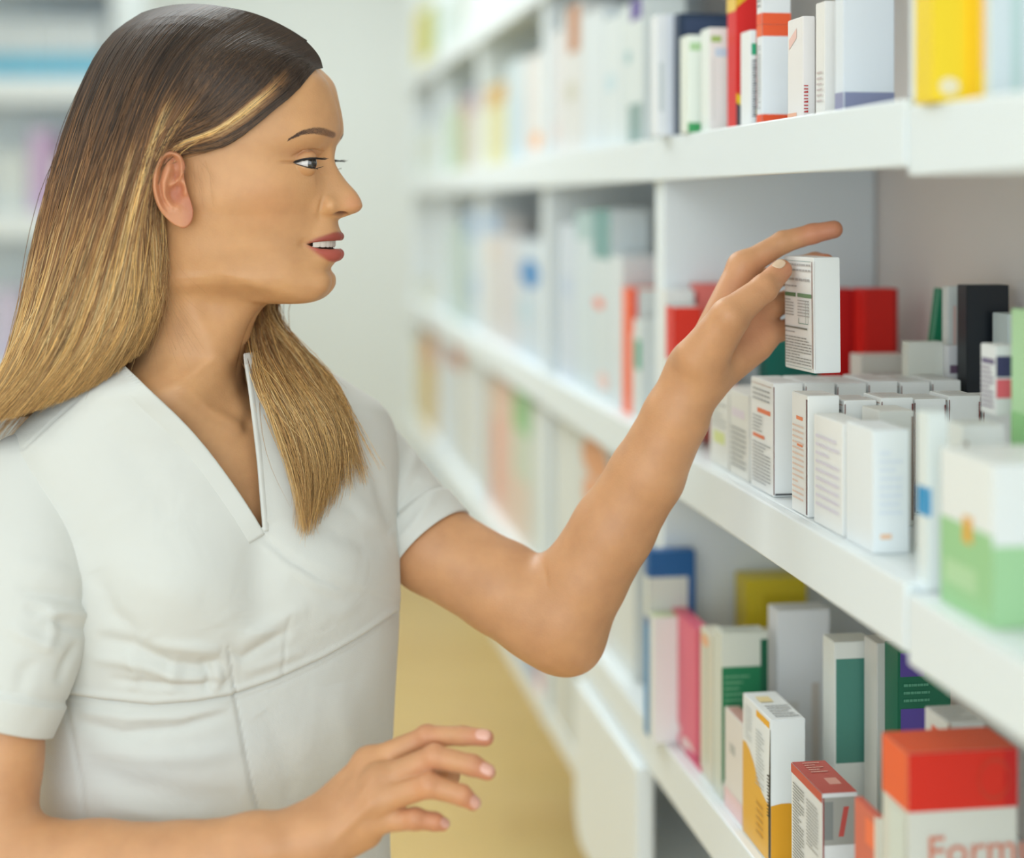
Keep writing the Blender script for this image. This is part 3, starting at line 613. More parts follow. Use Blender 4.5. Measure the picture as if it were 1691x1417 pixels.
ROWS = [
    crown(46, 352, 342, 4), crown(50, 400, 292, 42), crown(62, 442, 250, 80), crown(85, 486, 220, 110), crown(110, 519, 205, 128), 
    crown(132, 540, 196, 138, 330),
    face(165, [(555, 0), (552.5, 14), (546, 32), (530, 60), (500, 90), (444, 117)], 330, 141, 190),
    face(200, [(562.5, 0), (560, 14), (553, 32), (536, 60), (505, 90), (448, 116)], 330, 142, 188),
    face(218, [(561.5, 0), (559, 13), (553, 30), (537, 60), (505, 91), (447, 115)], 330, 142, 188),
    face(235, [(555.5, 0), (552, 12), (545, 27), (529, 60), (496, 91), (448, 115)], 330, 141, 188),
    face(251, [(552, 0), (549, 10), (540, 21), (522, 58), (488, 88), (442, 114)], 330, 140, 189),
    face(266, [(552, 0), (548, 9), (533, 21), (515, 58), (480, 87), (436, 114)], 330, 139, 190),
    face(280, [(558, 0), (553, 10), (533, 23), (514, 58), (479, 88), (430, 115)], 330, 138, 192),
    face(300, [(572, 0), (565, 12), (538, 26), (516, 56), (481, 89), (424, 116)], 328, 137, 195),
    face(318, [(588, 0), (579, 14), (545, 28), (516, 54), (480, 87), (418, 116)], 326, 136, 198),
    face(333, [(596, 0), (587, 15), (552, 31), (514, 52), (477, 84), (412, 115)], 325, 134, 200),
    face(342, [(597, 0), (588, 15), (553, 32), (512, 51), (475, 82), (410, 114)], 324, 132, 202),
    face(350, [(590, 0), (581, 14), (550, 30), (510, 50), (472, 80), (408, 112)], 323, 130, 203),
    face(356, [(574, 0), (569, 12), (545, 27), (509, 49), (470, 79), (406, 111)], 322, 129, 204),
    face(362, [(559, 0), (556, 10), (543, 25), (509, 48), (469, 78), (405, 110)], 322, 128, 205),
    face(372, [(556, 0), (555, 9), (545, 25), (510, 47), (467, 77), (403, 109)], 321, 126, 206),
    face(382, [(560, 0), (559, 9), (547, 26), (511, 46), (465, 76), (400, 107)], 320, 124, 207),
    face(390, [(563, 0), (562, 9), (549, 26), (511, 46), (464, 75), (397, 106)], 319, 122, 208),
    face(397, [(561, 0), (560, 9), (547, 26), (510, 46), (463, 75), (395, 105)], 318, 121, 208),
    face(404, [(553, 0), (552, 9), (541, 25), (508, 46), (462, 77), (393, 104)], 317, 120, 208),
    face(411, [(559, 0), (558, 10), (545, 25), (509, 46), (461, 77), (391, 103)], 316, 119, 209),
    face(418, [(562, 0), (561, 10), (547, 25), (511, 46), (460, 77), (389, 102)], 315, 118, 209),
    face(427, [(559, 0), (558, 10), (545, 25), (512, 47), (460, 77.5), (387, 101)], 314, 116, 209),
    face(436, [(548, 0), (547, 11), (538, 26), (511, 47), (459, 78), (385, 100)], 313, 114, 210),
    face(445, [(543, 0), (542, 11), (535, 27), (511, 47), (459, 78.5, 443), (384, 99.5, 440)], 312, 113.2, 210, 440),
    face(458, [(547, 0), (546, 12), (539, 29), (513, 48), (458, 79, 452), (381, 99, 447)], 311, 112, 210, 446),
    face(472, [(546, 0), (545, 13), (538, 31), (511, 50, 470), (455, 80, 460), (377, 98.5, 453)], 310, 110.5, 210, 452),
    face(486, [(538, 0), (536, 14), (528, 32), (500, 53, 480), (447, 80.5, 467), (372, 98, 459)], 309, 109, 210, 458),
    face(496, [(524, 0), (522, 15), (513, 33), (484, 56, 487), (436, 80, 472), (366, 96.5, 464)], 308, 107, 210, 464),
    face(501, [(504, 0), (501, 15), (492, 32), (465, 54, 492), (422, 77, 476), (358, 93.5, 470)], 306, 104, 211, 471),
    face(502, [(470, 0), (467, 14), (459, 27), (438, 46, 498), (404, 66, 486), (350, 84, 479)], 304, 97, 212, 479),
    face(503, [(440, 0), (438, 12), (432, 24), (417, 40, 502), (392, 57, 496), (344, 75, 490)], 302, 90, 212, 488),
    face(516, [(424, 0), (422, 11), (418, 23), (406, 38), (384, 54, 512), (340, 71, 506)], 300, 86, 212, 505),
    crown(550, 405, 205, 86, 298, 2.1), crown(590, 394, 198, 90, 292, 2.1), crown(640, 388, 180, 104, 285, 2.1),
]
HC = np.array(ROWS)                                      # rows, 11, (u,v,w)
half = HC.copy()
far = HC[:, 9:0:-1].copy(); far[..., 2] *= -1            # columns 9..1 mirrored
HR = np.concatenate([half, far], 1)                      # rows, 20, 3
for row_ in HR:                                          # columns 0 and 10 stay on the mid plane
    row_[0, 2] = 0; row_[10, 2] = 0
vgap = np.abs(np.diff(HC[:, 0, 1])) + np.abs(np.diff(HC[:, 0, 0]))
KR = [int(np.clip(round(g / 1.5), 5, 14)) for g in vgap]
KCH = [6, 8, 14, 15, 13, 14, 8, 6, 6, 6]
KC = KCH + KCH[::-1]
HG = loft(HR, KR, KC)
nrow_keep = sum(KR[:-1]) + 1                             # stop at the ring v=590
HG = HG[:nrow_keep]
def relax(G, mask, it):
    for _ in range(it):
        a = G.copy(); a[1:-1] = .5 * G[1:-1] + .25 * (G[2:] + G[:-2]); a = .5 * a + .25 * (np.roll(a, 1, 1) + np.roll(a, -1, 1))
        a[0], a[-1] = G[0], G[-1]; G = G + (a - G) * mask[..., None]
    return G
_hu, _hv, _hw = HG[..., 0], HG[..., 1], np.abs(HG[..., 2])
HG = relax(HG, np.maximum(sstep(_hw, 50, 66), np.maximum(1 - sstep(_hv, 195, 232), sstep(_hv, 500, 515))) * (1 - .8 * sstep(_hu, 400, 440) * sstep(_hv, 465, 480) * (1 - sstep(_hv, 500, 508))), 40)
w_sign = np.ones(HG.shape[1]); w_sign[sum(KCH) + 1:] = -1

def bump(G, N, u0, v0, ru, rv, amp, rot=0.0, wmin=None, wmax=None, p=1.0):
    c, s = math.cos(rot), math.sin(rot); du = G[..., 0] - u0; dv = G[..., 1] - v0
    a = (c * du + s * dv) / ru; b = (-s * du + c * dv) / rv
    g = np.exp(-(a * a + b * b) * 0.9)
    aw = np.abs(G[..., 2])
    if wmin is not None: g = g * sstep(aw, wmin - 6, wmin + 4)
    if wmax is not None: g = g * (1 - sstep(aw, wmax - 4, wmax + 6))
    return N * (amp * g)[..., None]
def authored_normals(G):
    n = grid_normals(G); c = np.array([330., 300., 0.]); s = np.sign(((G - c) * n).sum(-1)).mean()
    return n * (1 if s > 0 else -1)
N = authored_normals(HG)
G0 = HG.copy(); D = np.zeros_like(HG)
def B(*a, **k):
    global D; D = D + bump(G0, N, *a, **k)
B(512, 258, 30, 14, -6.0, wmin=20)               # eye socket
B(512, 222, 34, 8, 2.0, rot=-.1, wmin=24)        # brow ridge
B(446, 318, 60, 34, 5.0, rot=-.35, wmin=50)      # cheekbone
B(440, 400, 50, 36, 3.0, wmin=40)               # full cheek
B(350, 420, 30, 26, 3.0, wmin=60)                # jaw angle
B(415, 466, 60, 11, 3.0, rot=.42, wmin=40)       # jaw edge
B(546, 339, 11.5, 12.5, 6.5, wmin=14)                # nose wing
B(531.5, 339, 4.0, 13, -6.5, rot=.2, wmin=16)       # groove behind the wing
B(524, 370, 9, 24, -1.6, rot=.45, wmin=24)       # smile fold
B(500, 403, 7, 7, -3.0, wmin=28)                 # mouth corner
B(520, 384, 16, 8, 1.5, wmin=18)
B(535, 447, 22, 7, -1.6, wmin=10)
B(528, 470, 22, 18, 1.5)
B(430, 230, 30, 30, -2.0, wmin=70)               # temple
HG = HG + D
HG = relax(HG, sstep(np.abs(HG[..., 2]), 64, 84) * (1 - sstep(HG[..., 1], 445, 460)), 70)
# nostril: a pit in the underside of the nose
g = np.exp(-(((HG[..., 0] - 563) / 9.5) ** 2 + ((HG[..., 1] - 354.5) / 3.8) ** 2) ** 1.5) * sstep(np.abs(HG[..., 2]), 5, 9) * (1 - sstep(np.abs(HG[..., 2]), 27, 31))
HG[..., 1] -= 9 * g; HG[..., 2] -= np.sign(HG[..., 2]) * 5 * g
nostril = g.copy()
# lips: swell and part line
def curve_at(u, pts):
    xs = [p[0] for p in pts]; ys = [p[1] for p in pts]; return np.interp(u, xs, ys)
UPT = [(505, 402), (520, 394), (536, 388.5), (550, 384), (557, 382.5), (566, 384)]      # top of upper lip
UPB = [(505, 403), (515, 401.5), (530, 399.5), (545, 398.5), (566, 398)]                # bottom of upper lip
LOT = [(505, 403), (514, 406.5), (528, 410), (545, 411), (566, 410)]                    # top of lower lip
LOB = [(505, 404), (515, 413), (530, 424), (542, 431), (553, 433.5), (566, 433)]        # bottom of lower lip
HU, HV, HW = HG[..., 0].copy(), HG[..., 1].copy(), np.abs(HG[..., 2])
front = (HW < 52) & (HU > 500) & (HV > 370) & (HV < 440)
def band(top, bot, soft=1.5):
    return sstep(HV, curve_at(HU, top) - soft, curve_at(HU, top) + soft) * (1 - sstep(HV, curve_at(HU, bot) - soft, curve_at(HU, bot) + soft)) * front * sstep(HU, 504, 507)
lip_u, lip_l, gap = band(UPT, UPB), band(LOT, LOB), band(UPB, LOT, 0.8)
def soften(m, it=3):
    for _ in range(it): m = .5 * m + .125 * (np.roll(m, 1, 0) + np.roll(m, -1, 0) + np.roll(m, 1, 1) + np.roll(m, -1, 1))
    return m
lip_u, lip_l = soften(lip_u, 5), soften(lip_l, 5)
def arch(top, bot):
    a, b = curve_at(HU, top), curve_at(HU, bot); x = np.clip((HV - a) / (b - a + 1e-6), 0, 1); return soften(4 * x * (1 - x), 4)
N = authored_normals(HG)
HG = HG + N * ((lip_u * arch(UPT, UPB) * 2.2 + lip_l * arch(LOT, LOB) * 3.0) * sstep(HU, 504, 522) - gap * 7.0 * sstep(HU, 508, 522))[..., None]
# eye: skin shaped around the ball, open along an almond
EC, ER = np.array([500.5, 268.5, 58.]), 23.5
EUP = [(474, 267), (482, 268), (490, 265.5), (500, 263), (512, 261.5), (524, 261.5), (534, 263), (542, 266)]
ELO = [(474, 268), (482, 268.5), (490, 271), (500, 274), (512, 277), (522, 278), (532, 275.5), (542, 270)]
q = np.stack([HG[..., 0], HG[..., 1], np.abs(HG[..., 2])], -1) - EC
rr = np.linalg.norm(q, axis=-1); qn = q / rr[..., None]
near_e = (1 - sstep(np.hypot((HG[..., 0] - 508) / 1.5, HG[..., 1] - 269), 22, 34)) * sstep(np.abs(HG[..., 2]), 18, 27) * (HG[..., 0] > 460)
eb = EC + qn * (ER + 1.0); bu, bv = eb[..., 0], eb[..., 1]
opening = sstep(bv, curve_at(bu, EUP) - .7, curve_at(bu, EUP) + .7) * (1 - sstep(bv, curve_at(bu, ELO) - .7, curve_at(bu, ELO) + .7)) * (bu > 481) * (eb[..., 2] > 44 - 8 * (bu > 515)) * (bu < 545)
lid = np.maximum(rr, ER + 1.6)
tgt = lid * (1 - opening) + (ER - 3.5) * opening
new = EC + qn * (rr + (tgt - rr) * near_e)[..., None]
HG = np.stack([new[..., 0], new[..., 1], np.where(HG[..., 2] < 0, -1, 1) * new[..., 2]], -1)
HG[:, 0, 2] = 0; HG[:, sum(KCH), 2] = 0
# crease of the upper lid
d_, s_, p_ = seg_dist(HG[..., 0], HG[..., 1], [(484, 258), (500, 250), (518, 247.5), (534, 251)])
N = authored_normals(HG)
HG = HG - N * (1.5 * np.exp(-(d_ / 2.0) ** 2) * (np.abs(HG[..., 2]) > 25))[..., None]
# neck: muscle from behind the ear to the breast bone, throat
d_, s_, p_ = seg_dist(HG[..., 0], HG[..., 1], [(285, 430), (320, 520), (365, 610), (400, 690)])
HG = HG + N * (3.2 * np.exp(-(d_ / 17) ** 2) * sstep(HG[..., 1], 440, 520) * (HG[..., 2] > 0))[..., None]
lipmask, browmask = np.clip(lip_u + lip_l, 0, 1), None
HCOL = np.ones(HG.shape) * SKIN
def tint(mask, c): 
    global HCOL
    HCOL = HCOL * (1 - mask[..., None]) + lin3(c) * mask[..., None]
tint(0.16 * np.exp(-(((HU - 440) / 50) ** 2 + ((HV - 340) / 40) ** 2)), (218, 140, 108))
tint(0.35 * np.exp(-(((HU - 585) / 18) ** 2 + ((HV - 335) / 16) ** 2)), (214, 136, 106))
tint(0.45 * np.exp(-(((HU - 500) / 26) ** 2 + ((HV - 254) / 9) ** 2)) * (HW > 25), (160, 98, 74))  # brown shading of the upper lid, put into the skin colour
tint(lip_u * .92, (150, 62, 58)); tint(lip_l * 0.92, (170, 76, 70)); tint(gap * 0.95, (58, 26, 26)); tint(np.clip(nostril * 1.5, 0, 1) * .8, (90, 40, 30))
BROW = [(480, 229), (500, 218.5), (520, 215.5), (535, 217.5), (549, 222.5)]
bd, bs, bp_ = seg_dist(HU, HV, BROW)
bw = np.interp(bp_, [0, .3, .7, 1], [1.2, 4.2, 6.4, 5.6])
tint(0.75 * (1 - sstep(bd, bw * .6, bw * 1.25)) * (HW > 14), (96, 66, 50))
HEADW = head_world(HG[..., 0], HG[..., 1], HG[..., 2], w_sign[None, :] * np.ones(HG.shape[:2]))
# ------------------------------------------------------------------ torso skin (neck base down to under the tunic)
ANG = np.radians([0, 7, 15, 28, 45, 65, 90, 112, 135, 158])
ANG20 = np.concatenate([ANG, [math.pi], -ANG[:0:-1]])
def body_ring(uc, v, Yc, a, b, yaw, p=2.0, lift_f=0.0, lift_b=0.0, b_far=None):
    y = math.radians(yaw); f = np.array([math.cos(y), -math.sin(y)]); r = np.array([-math.sin(y), -math.cos(y)])
    c, s = np.cos(ANG20), np.sin(ANG20)
    c_ = np.sign(c) * np.abs(c) ** (2 / p); s_ = np.sign(s) * np.abs(s) ** (2 / p)
    bb = np.where(s_ > 0, b, b_far if b_far else b)
    cx, cy = (uc - UC) / FPX * Yc, Yc
    z = EYE + (VH - v) / FPX * Yc + lift_f * c_ * (c_ > 0) - lift_b * c_ * (c_ < 0)
    return np.stack([cx + f[0] * a * c_ + r[0] * bb * s_, cy + f[1] * a * c_ + r[1] * bb * s_, z], -1)
ctrl = [head_world(HR[i][:, 0], HR[i][:, 1], HR[i][:, 2]) for i in (-3, -2)]
YT = 1.45
ctrl += [body_ring(290, 632, 1.425, .056, .066, 22), body_ring(300, 668, 1.432, .062, .100, 45), body_ring(318, 705, 1.440, .068, .135, 58),
         body_ring(335, 745, 1.448, .076, .155, 62), body_ring(345, 800, YT, .088, .160, 62), body_ring(352, 880, YT, .098, .150, 62), body_ring(356, 960, YT, .102, .14, 62),
         body_ring(356, 1150, YT, .094, .13, 62), body_ring(356, 1400, YT, .10, .145, 62), body_ring(356, 1600, YT, .10, .155, 62)]
TG = loft(np.array(ctrl), [10] + [9] * (len(ctrl) - 2), KC)[10:]
_dlt = HEADW[-1] - TG[0]; TG = TG + _dlt[None] * (1 - sstep(np.arange(len(TG)), 0, 16))[:, None, None]
tu, tv = to_uv(TG); TN = grid_normals(TG)
if ((TG - TG.mean(1, keepdims=True)) * TN).sum(-1).mean() < 0: TN = -TN
d_, s_, p_ = seg_dist(tu, tv, [(300, 640), (345, 680), (395, 705)])     # collar bone
TG = TG + TN * (0.003 * np.exp(-(d_ / 10) ** 2))[..., None]
d_, s_, p_ = seg_dist(tu, tv, [(365, 600), (392, 665), (404, 690)])
TG = TG + TN * (0.002 * np.exp(-(d_ / 13) ** 2))[..., None]
d_ = np.hypot(tu - 408, tv - 700); TG = TG - TN * (0.004 * np.exp(-(d_ / 14) ** 2))[..., None]
TG = TG + (HEADW[-1] - TG[0])[None] * (1 - sstep(np.arange(len(TG)), 0, 12))[:, None, None]
TCOL = np.ones(TG.shape) * SKIN

# ------------------------------------------------------------------ ear (her near side and mirrored)
def ear_grid():
    out = np.array([(282, 249), (297, 255), (305, 270), (304, 292), (309, 314), (315, 332), (319, 350), (316, 366), (305, 376), (290, 372), (276, 361), (263, 345), (254, 321), (252, 297), (260, 267), (270, 253)], float)
    n = len(out); pad = np.concatenate([out[-2:], out, out[:3]]); tp = cparam(pad)
    O = hermite(pad, tp, np.linspace(tp[2], tp[2 + n], 97)[:-1])
    c = np.array([290., 318.])
    nr = 34; rs = np.linspace(0, 1, nr); G = np.zeros((nr + 8, 96, 3))
    for i, r in enumerate(rs): G[i, :, :2] = c + (O - c) * r
    # ring distances
    u, v = G[:nr, :, 0], G[:nr, :, 1]
    base = 139 + (318 - u) * 0.42
    dist = np.zeros_like(u)
    for i in range(nr):
        dd = np.sqrt(((G[i, :, None, :2] - O[None]) ** 2).sum(-1)).min(1); dist[i] = dd
    frontness = sstep(u, 296, 306) * (v > 262)
    helix = np.exp(-((dist - 4.0) / 3.8) ** 2) * 6.0 * (1 - .9 * frontness) * (1 - sstep(v, 340, 356))
    lobe = 3.5 * sstep(v, 338, 352)
    conch = -15 * np.exp(-(((u - 288) / 12) ** 2 + ((v - 320) / 17) ** 2) ** 1.2)
    canal = -8 * np.exp(-(((u - 299) / 7) ** 2 + ((v - 312) / 8) ** 2))
    cym = -8 * np.exp(-(((u - 290) / 9) ** 2 + ((v - 290) / 10) ** 2))
    scap = -5.5 * np.exp(-((dist - 11.5) / 3.4) ** 2) * (1 - sstep(v, 330, 346)) * (u < 290)
    foss = -6 * np.exp(-(((u - 287) / 8) ** 2 + ((v - 271) / 8) ** 2))
    d1, _, _ = seg_dist(u, v, [(281, 276), (272, 300), (272, 325), (284, 341)]); anti = 5.0 * np.exp(-(d1 / 5) ** 2)
    d2, _, _ = seg_dist(u, v, [(306, 303), (306, 318)]); trag = 7 * np.exp(-(d2 / 5) ** 2)
    d3 = np.hypot(u - 293, v - 342); at = 4.0 * np.exp(-(d3 / 6) ** 2)
    d4, _, _ = seg_dist(u, v, [(302, 286), (290, 301), (284, 306)]); crus = 4.5 * np.exp(-(d4 / 3.5) ** 2)
    G[:nr, :, 2] = base + helix + lobe + conch + canal + cym + scap + foss + anti + trag + at + crus
    G[:nr, :, 2] = np.where(G[:nr, :, 2] < 150, 150 - 8 * np.tanh((150 - G[:nr, :, 2]) / 10), G[:nr, :, 2])
    G[nr - 1, :, 2] -= 1.0
    for k in range(8):                      # roll the rim round and back to the head
        t = (k + 1) / 8
        G[nr + k, :, :2] = c + (O - c) * (1 + 0.018 * math.sin(math.pi * min(1, t * 2)) - 0.28 * max(0, t - .2))
        G[nr + k, :, 2] = G[nr - 1, :, 2] - 34 * t ** 1.2 - 1
    return G
EG = ear_grid()
EARC = np.ones(EG.shape) * lin3((206, 145, 108))
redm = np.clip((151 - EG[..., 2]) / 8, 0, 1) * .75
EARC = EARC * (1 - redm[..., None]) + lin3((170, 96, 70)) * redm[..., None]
EARN = head_world(EG[..., 0], EG[..., 1], EG[..., 2], 1.0); EARF = head_world(EG[..., 0], EG[..., 1], EG[..., 2], -1.0)
# ------------------------------------------------------------------ arms and hands: smooth distance field turned into one surface
def smin(a, b, k): h = np.clip(0.5 + 0.5 * (b - a) / k, 0, 1); return b + (a - b) * h - k * h * (1 - h)
def rcone(P, a, b, ra, rb):
    ba = b - a; L2 = (ba * ba).sum(); pa = P - a; t = np.clip((pa @ ba) / L2, 0, 1)
    return np.linalg.norm(pa - t[..., None] * ba, axis=-1) - (ra + (rb - ra) * t)
def ellip(P, c, R3, ax):
    q = (P - c) @ np.array(ax).T; k0 = np.linalg.norm(q / R3, axis=-1); k1 = np.linalg.norm(q / (np.array(R3) ** 2), axis=-1)
    return k0 * (k0 - 1) / (k1 + 1e-9)
def chain(P, pts, rad, k=0.004):
    d = None
    for i in range(len(pts) - 1):
        e = rcone(P, pts[i], pts[i + 1], rad[i], rad[i + 1]); d = e if d is None else smin(d, e, k)
    return d
def surface_nets(field, lo, hi, h):
    n = [int(math.ceil((hi[i] - lo[i]) / h)) + 1 for i in range(3)]
    ax = [lo[i] + h * np.arange(n[i]) for i in range(3)]
    F = np.empty(n, dtype=np.float32)
    step = max(1, 400000 // (n[1] * n[2]))
    for i in range(0, n[0], step):
        X, Y, Z = np.meshgrid(ax[0][i:i + step], ax[1], ax[2], indexing='ij'); F[i:i + step] = field(np.stack([X, Y, Z], -1))
    S = F < 0
    c = np.zeros(tuple(k - 1 for k in n), dtype=np.int8)
    for dx in (0, 1):
        for dy in (0, 1):
            for dz in (0, 1): c += S[dx:n[0] - 1 + dx, dy:n[1] - 1 + dy, dz:n[2] - 1 + dz]
    act = (c > 0) & (c < 8); idx = -np.ones(act.shape, dtype=np.int64); idx[act] = np.arange(act.sum()); cells = np.argwhere(act)
    acc = np.zeros((len(cells), 3)); cnt = np.zeros(len(cells))
    cor = [(a, b, d) for a in (0, 1) for b in (0, 1) for d in (0, 1)]
    for a in cor:
        for ax_ in range(3):
            if a[ax_]: continue
            b = list(a); b[ax_] = 1
            fa = F[cells[:, 0] + a[0], cells[:, 1] + a[1], cells[:, 2] + a[2]]; fb = F[cells[:, 0] + b[0], cells[:, 1] + b[1], cells[:, 2] + b[2]]
            m = (fa < 0) != (fb < 0); t = fa[m] / (fa[m] - fb[m])
            p = np.tile(np.array(a, float), (m.sum(), 1)); p[:, ax_] = t; acc[m] += p; cnt[m] += 1
    V = np.array(lo) + h * (cells + acc / cnt[:, None])
    quads = []
    for ax_ in range(3):
        o1, o2 = [k for k in range(3) if k != ax_]
        sl = [slice(0, n[k]) for k in range(3)]; A = [slice(None)] * 3; Bs = [slice(None)] * 3
        A[ax_] = slice(0, n[ax_] - 1); Bs[ax_] = slice(1, n[ax_]); cr = S[tuple(A)] != S[tuple(Bs)]
        e = np.argwhere(cr); e = e[(e[:, o1] > 0) & (e[:, o2] > 0) & (e[:, o1] < n[o1] - 1) & (e[:, o2] < n[o2] - 1)]
        def cell(d1, d2):
            q = e.copy(); q[:, o1] -= d1; q[:, o2] -= d2; return idx[q[:, 0], q[:, 1], q[:, 2]]
        q = np.stack([cell(1, 1), cell(0, 1), cell(0, 0), cell(1, 0)], -1)
        inside = S[e[:, 0], e[:, 1], e[:, 2]]; flip = inside if ax_ != 1 else ~inside
        q[~flip] = q[~flip][:, ::-1]; quads.append(q)
    return V, np.concatenate(quads)
def refine_to(V, field, it=2):
    for _ in range(it):
        d = field(V); e = 4e-4
        g = np.stack([field(V + np.eye(3)[k] * e) - d for k in range(3)], -1) / e
        V = V - g * (d / (np.maximum((g * g).sum(-1), .2)))[:, None] * .9
    return V
def pr(lst): return [P3(a[0], a[1], a[2]) for a in lst], [a[3] for a in lst]
def R(px_, Y): return px_ * Y / FPX

# far arm, raised, with the hand that holds the carton
UA = pr([(600, 800, 1.530, .036), (715, 905, 1.500, .0400), (830, 972, 1.475, .0398), (885, 1006, 1.463, .0402), (925, 1032, 1.455, .0372)])
FA = pr([(925, 1034, 1.455, .0365), (962, 958, 1.450, .0372), (1014, 872, 1.443, .0350), (1068, 784, 1.435, .0318), (1116, 688, 1.428, .0276), (1148, 612, 1.424, .0235)])
WR = P3(1148, 612, 1.424)
mcp = [P3(1226, 440, 1.446), P3(1256, 470, 1.462), P3(1266, 510, 1.464), P3(1262, 556, 1.452)]
fing_f = [
    pr([(1226, 440, 1.446, .0112), (1293, 400, 1.449, .0095), (1342, 386, 1.447, .0084), (1377, 379, 1.444, .0076)]),
    pr([(1256, 470, 1.462, .0108), (1312, 442, 1.474, .0096), (1346, 433, 1.464, .0084), (1364, 433, 1.446, .0072)]),
    pr([(1266, 510, 1.464, .0105), (1318, 490, 1.484, .0094), (1350, 486, 1.470, .0084), (1360, 488, 1.452, .0074)]),
    pr([(1262, 556, 1.452, .0098), (1308, 540, 1.474, .0086), (1338, 540, 1.466, .0076), (1350, 541, 1.452, .0068)])]
thumb_f = pr([(1150, 590, 1.408, .0175), (1204, 522, 1.394, .0148), (1262, 476, 1.408, .0112), (1290, 446, 1.4230, .0092)])
def far_field(P):
    d = chain(P, *UA, k=.007); d = smin(d, chain(P, *FA, k=.006), .018)
    d = smin(d, rcone(P, P3(925, 1034, 1.455), P3(946, 1068, 1.455), .030, .0185), .018)     # elbow point
    d = smin(d, rcone(P, P3(935, 1010, 1.445), P3(1000, 895, 1.437), .028, .026), .014)       # forearm muscle
    palm = None
    for i, m in enumerate(mcp):
        w0 = WR + (P3(1160, 622, 1.430) - WR) * i * .55
        e = rcone(P, w0, m, .0165, (.0125, .0122, .012, .0115)[i]); palm = e if palm is None else smin(palm, e, .010)
    palm = smin(palm, rcone(P, P3(1163, 600, 1.412), P3(1205, 530, 1.402), .0175, .0150), .012)        # ball of the thumb
    palm = smin(palm, rcone(P, P3(1186, 612, 1.430), P3(1250, 572, 1.446), .0130, .0110), .012)       # outer edge of the palm
    palm = smin(d, palm, .016)
    th = smin(palm, chain(P, *thumb_f, k=.004), .007)
    out = th
    for f in fing_f: out = np.minimum(out, smin(palm, chain(P, *f, k=.003), .007))
    # crease lines of palm and thumb
    def crease(p, q, w, a):
        nonlocal out
        out = out + a * np.exp(-(np.maximum(rcone(P, p, q, 0, 0), 0) / w) ** 2)
    crease(P3(890, 918, 1.44), P3(908, 968, 1.425), .0042, .0017); crease(P3(1156, 640, 1.402), P3(1186, 628, 1.408), .0018, .0010); crease(P3(1150, 628, 1.402), P3(1182, 618, 1.406), .0018, .0009)
    crease(P3(1232, 478, 1.418), P3(1246, 466, 1.430), .0022, .0016); crease(P3(1224, 470, 1.422), P3(1230, 488, 1.412), .0022, .0014)
    crease(P3(1256, 500, 1.428), P3(1280, 560, 1.436), .0020, .0020)
    crease(P3(1256, 462, 1.396), P3(1266, 470, 1.391), .0011, .0006); crease(P3(1263, 458, 1.398), P3(1272, 468, 1.393), .0011, .0006)
    return out
lo = np.minimum(P3(590, 1120, 1.40), P3(590, 1120, 1.57)); hi = P3(1410, 350, 1.57)
lo = np.array([-.155, 1.375, EYE + (VH - 1125) / FPX * 1.5]); hi = np.array([.292, 1.575, EYE + .004])
FV1, FQ1 = surface_nets(far_field, lo, hi, .0019)
FV1 = refine_to(FV1, far_field)

# near arm, hanging from the sleeve, forearm across, relaxed hand
NU = pr([(45, 1020, 1.335, .034), (12, 1140, 1.318, .0335), (-6, 1260, 1.305, .0338), (-14, 1380, 1.292, .034), (-14, 1436, 1.288, .036)])
NF = pr([(-14, 1436, 1.288, .036), (60, 1440, 1.282, .0375), (160, 1440, 1.274, .0365), (300, 1433, 1.266, .0320), (420, 1404, 1.262, .0262), (510, 1386, 1.262, .0235)])
WN = P3(512, 1386, 1.262)
mcpn = [P3(611, 1261, 1.286), P3(628, 1290, 1.268), P3(624, 1322, 1.260), P3(610, 1356, 1.262)]
r = R
fing_n = [
    pr([(611, 1261, 1.286, .0108), (706, 1216, 1.282, r(17.5, 1.28)), (764, 1215, 1.274, r(15.5, 1.28)), (802, 1218.5, 1.268, r(13.5, 1.28))]),
    pr([(628, 1290, 1.268, .0108), (718, 1250, 1.262, r(19.5, 1.26)), (780, 1264, 1.256, r(17, 1.26)), (805, 1275, 1.254, r(13.5, 1.26))]),
    pr([(624, 1322, 1.260, .0105), (708, 1297, 1.250, r(19.5, 1.25)), (762, 1313, 1.248, r(16.8, 1.25)), (781, 1326, 1.250, r(12.5, 1.25))]),
    pr([(610, 1356, 1.262, .0095), (686, 1352.5, 1.254, r(17, 1.25)), (718, 1357, 1.254, r(14.5, 1.25)), (731, 1361, 1.256, r(11.5, 1.25))])]
thumb_n = pr([(545, 1372, 1.285, .0150), (632, 1318, 1.308, .0125), (700, 1290, 1.312, .0100), (742, 1281, 1.300, .0085)])
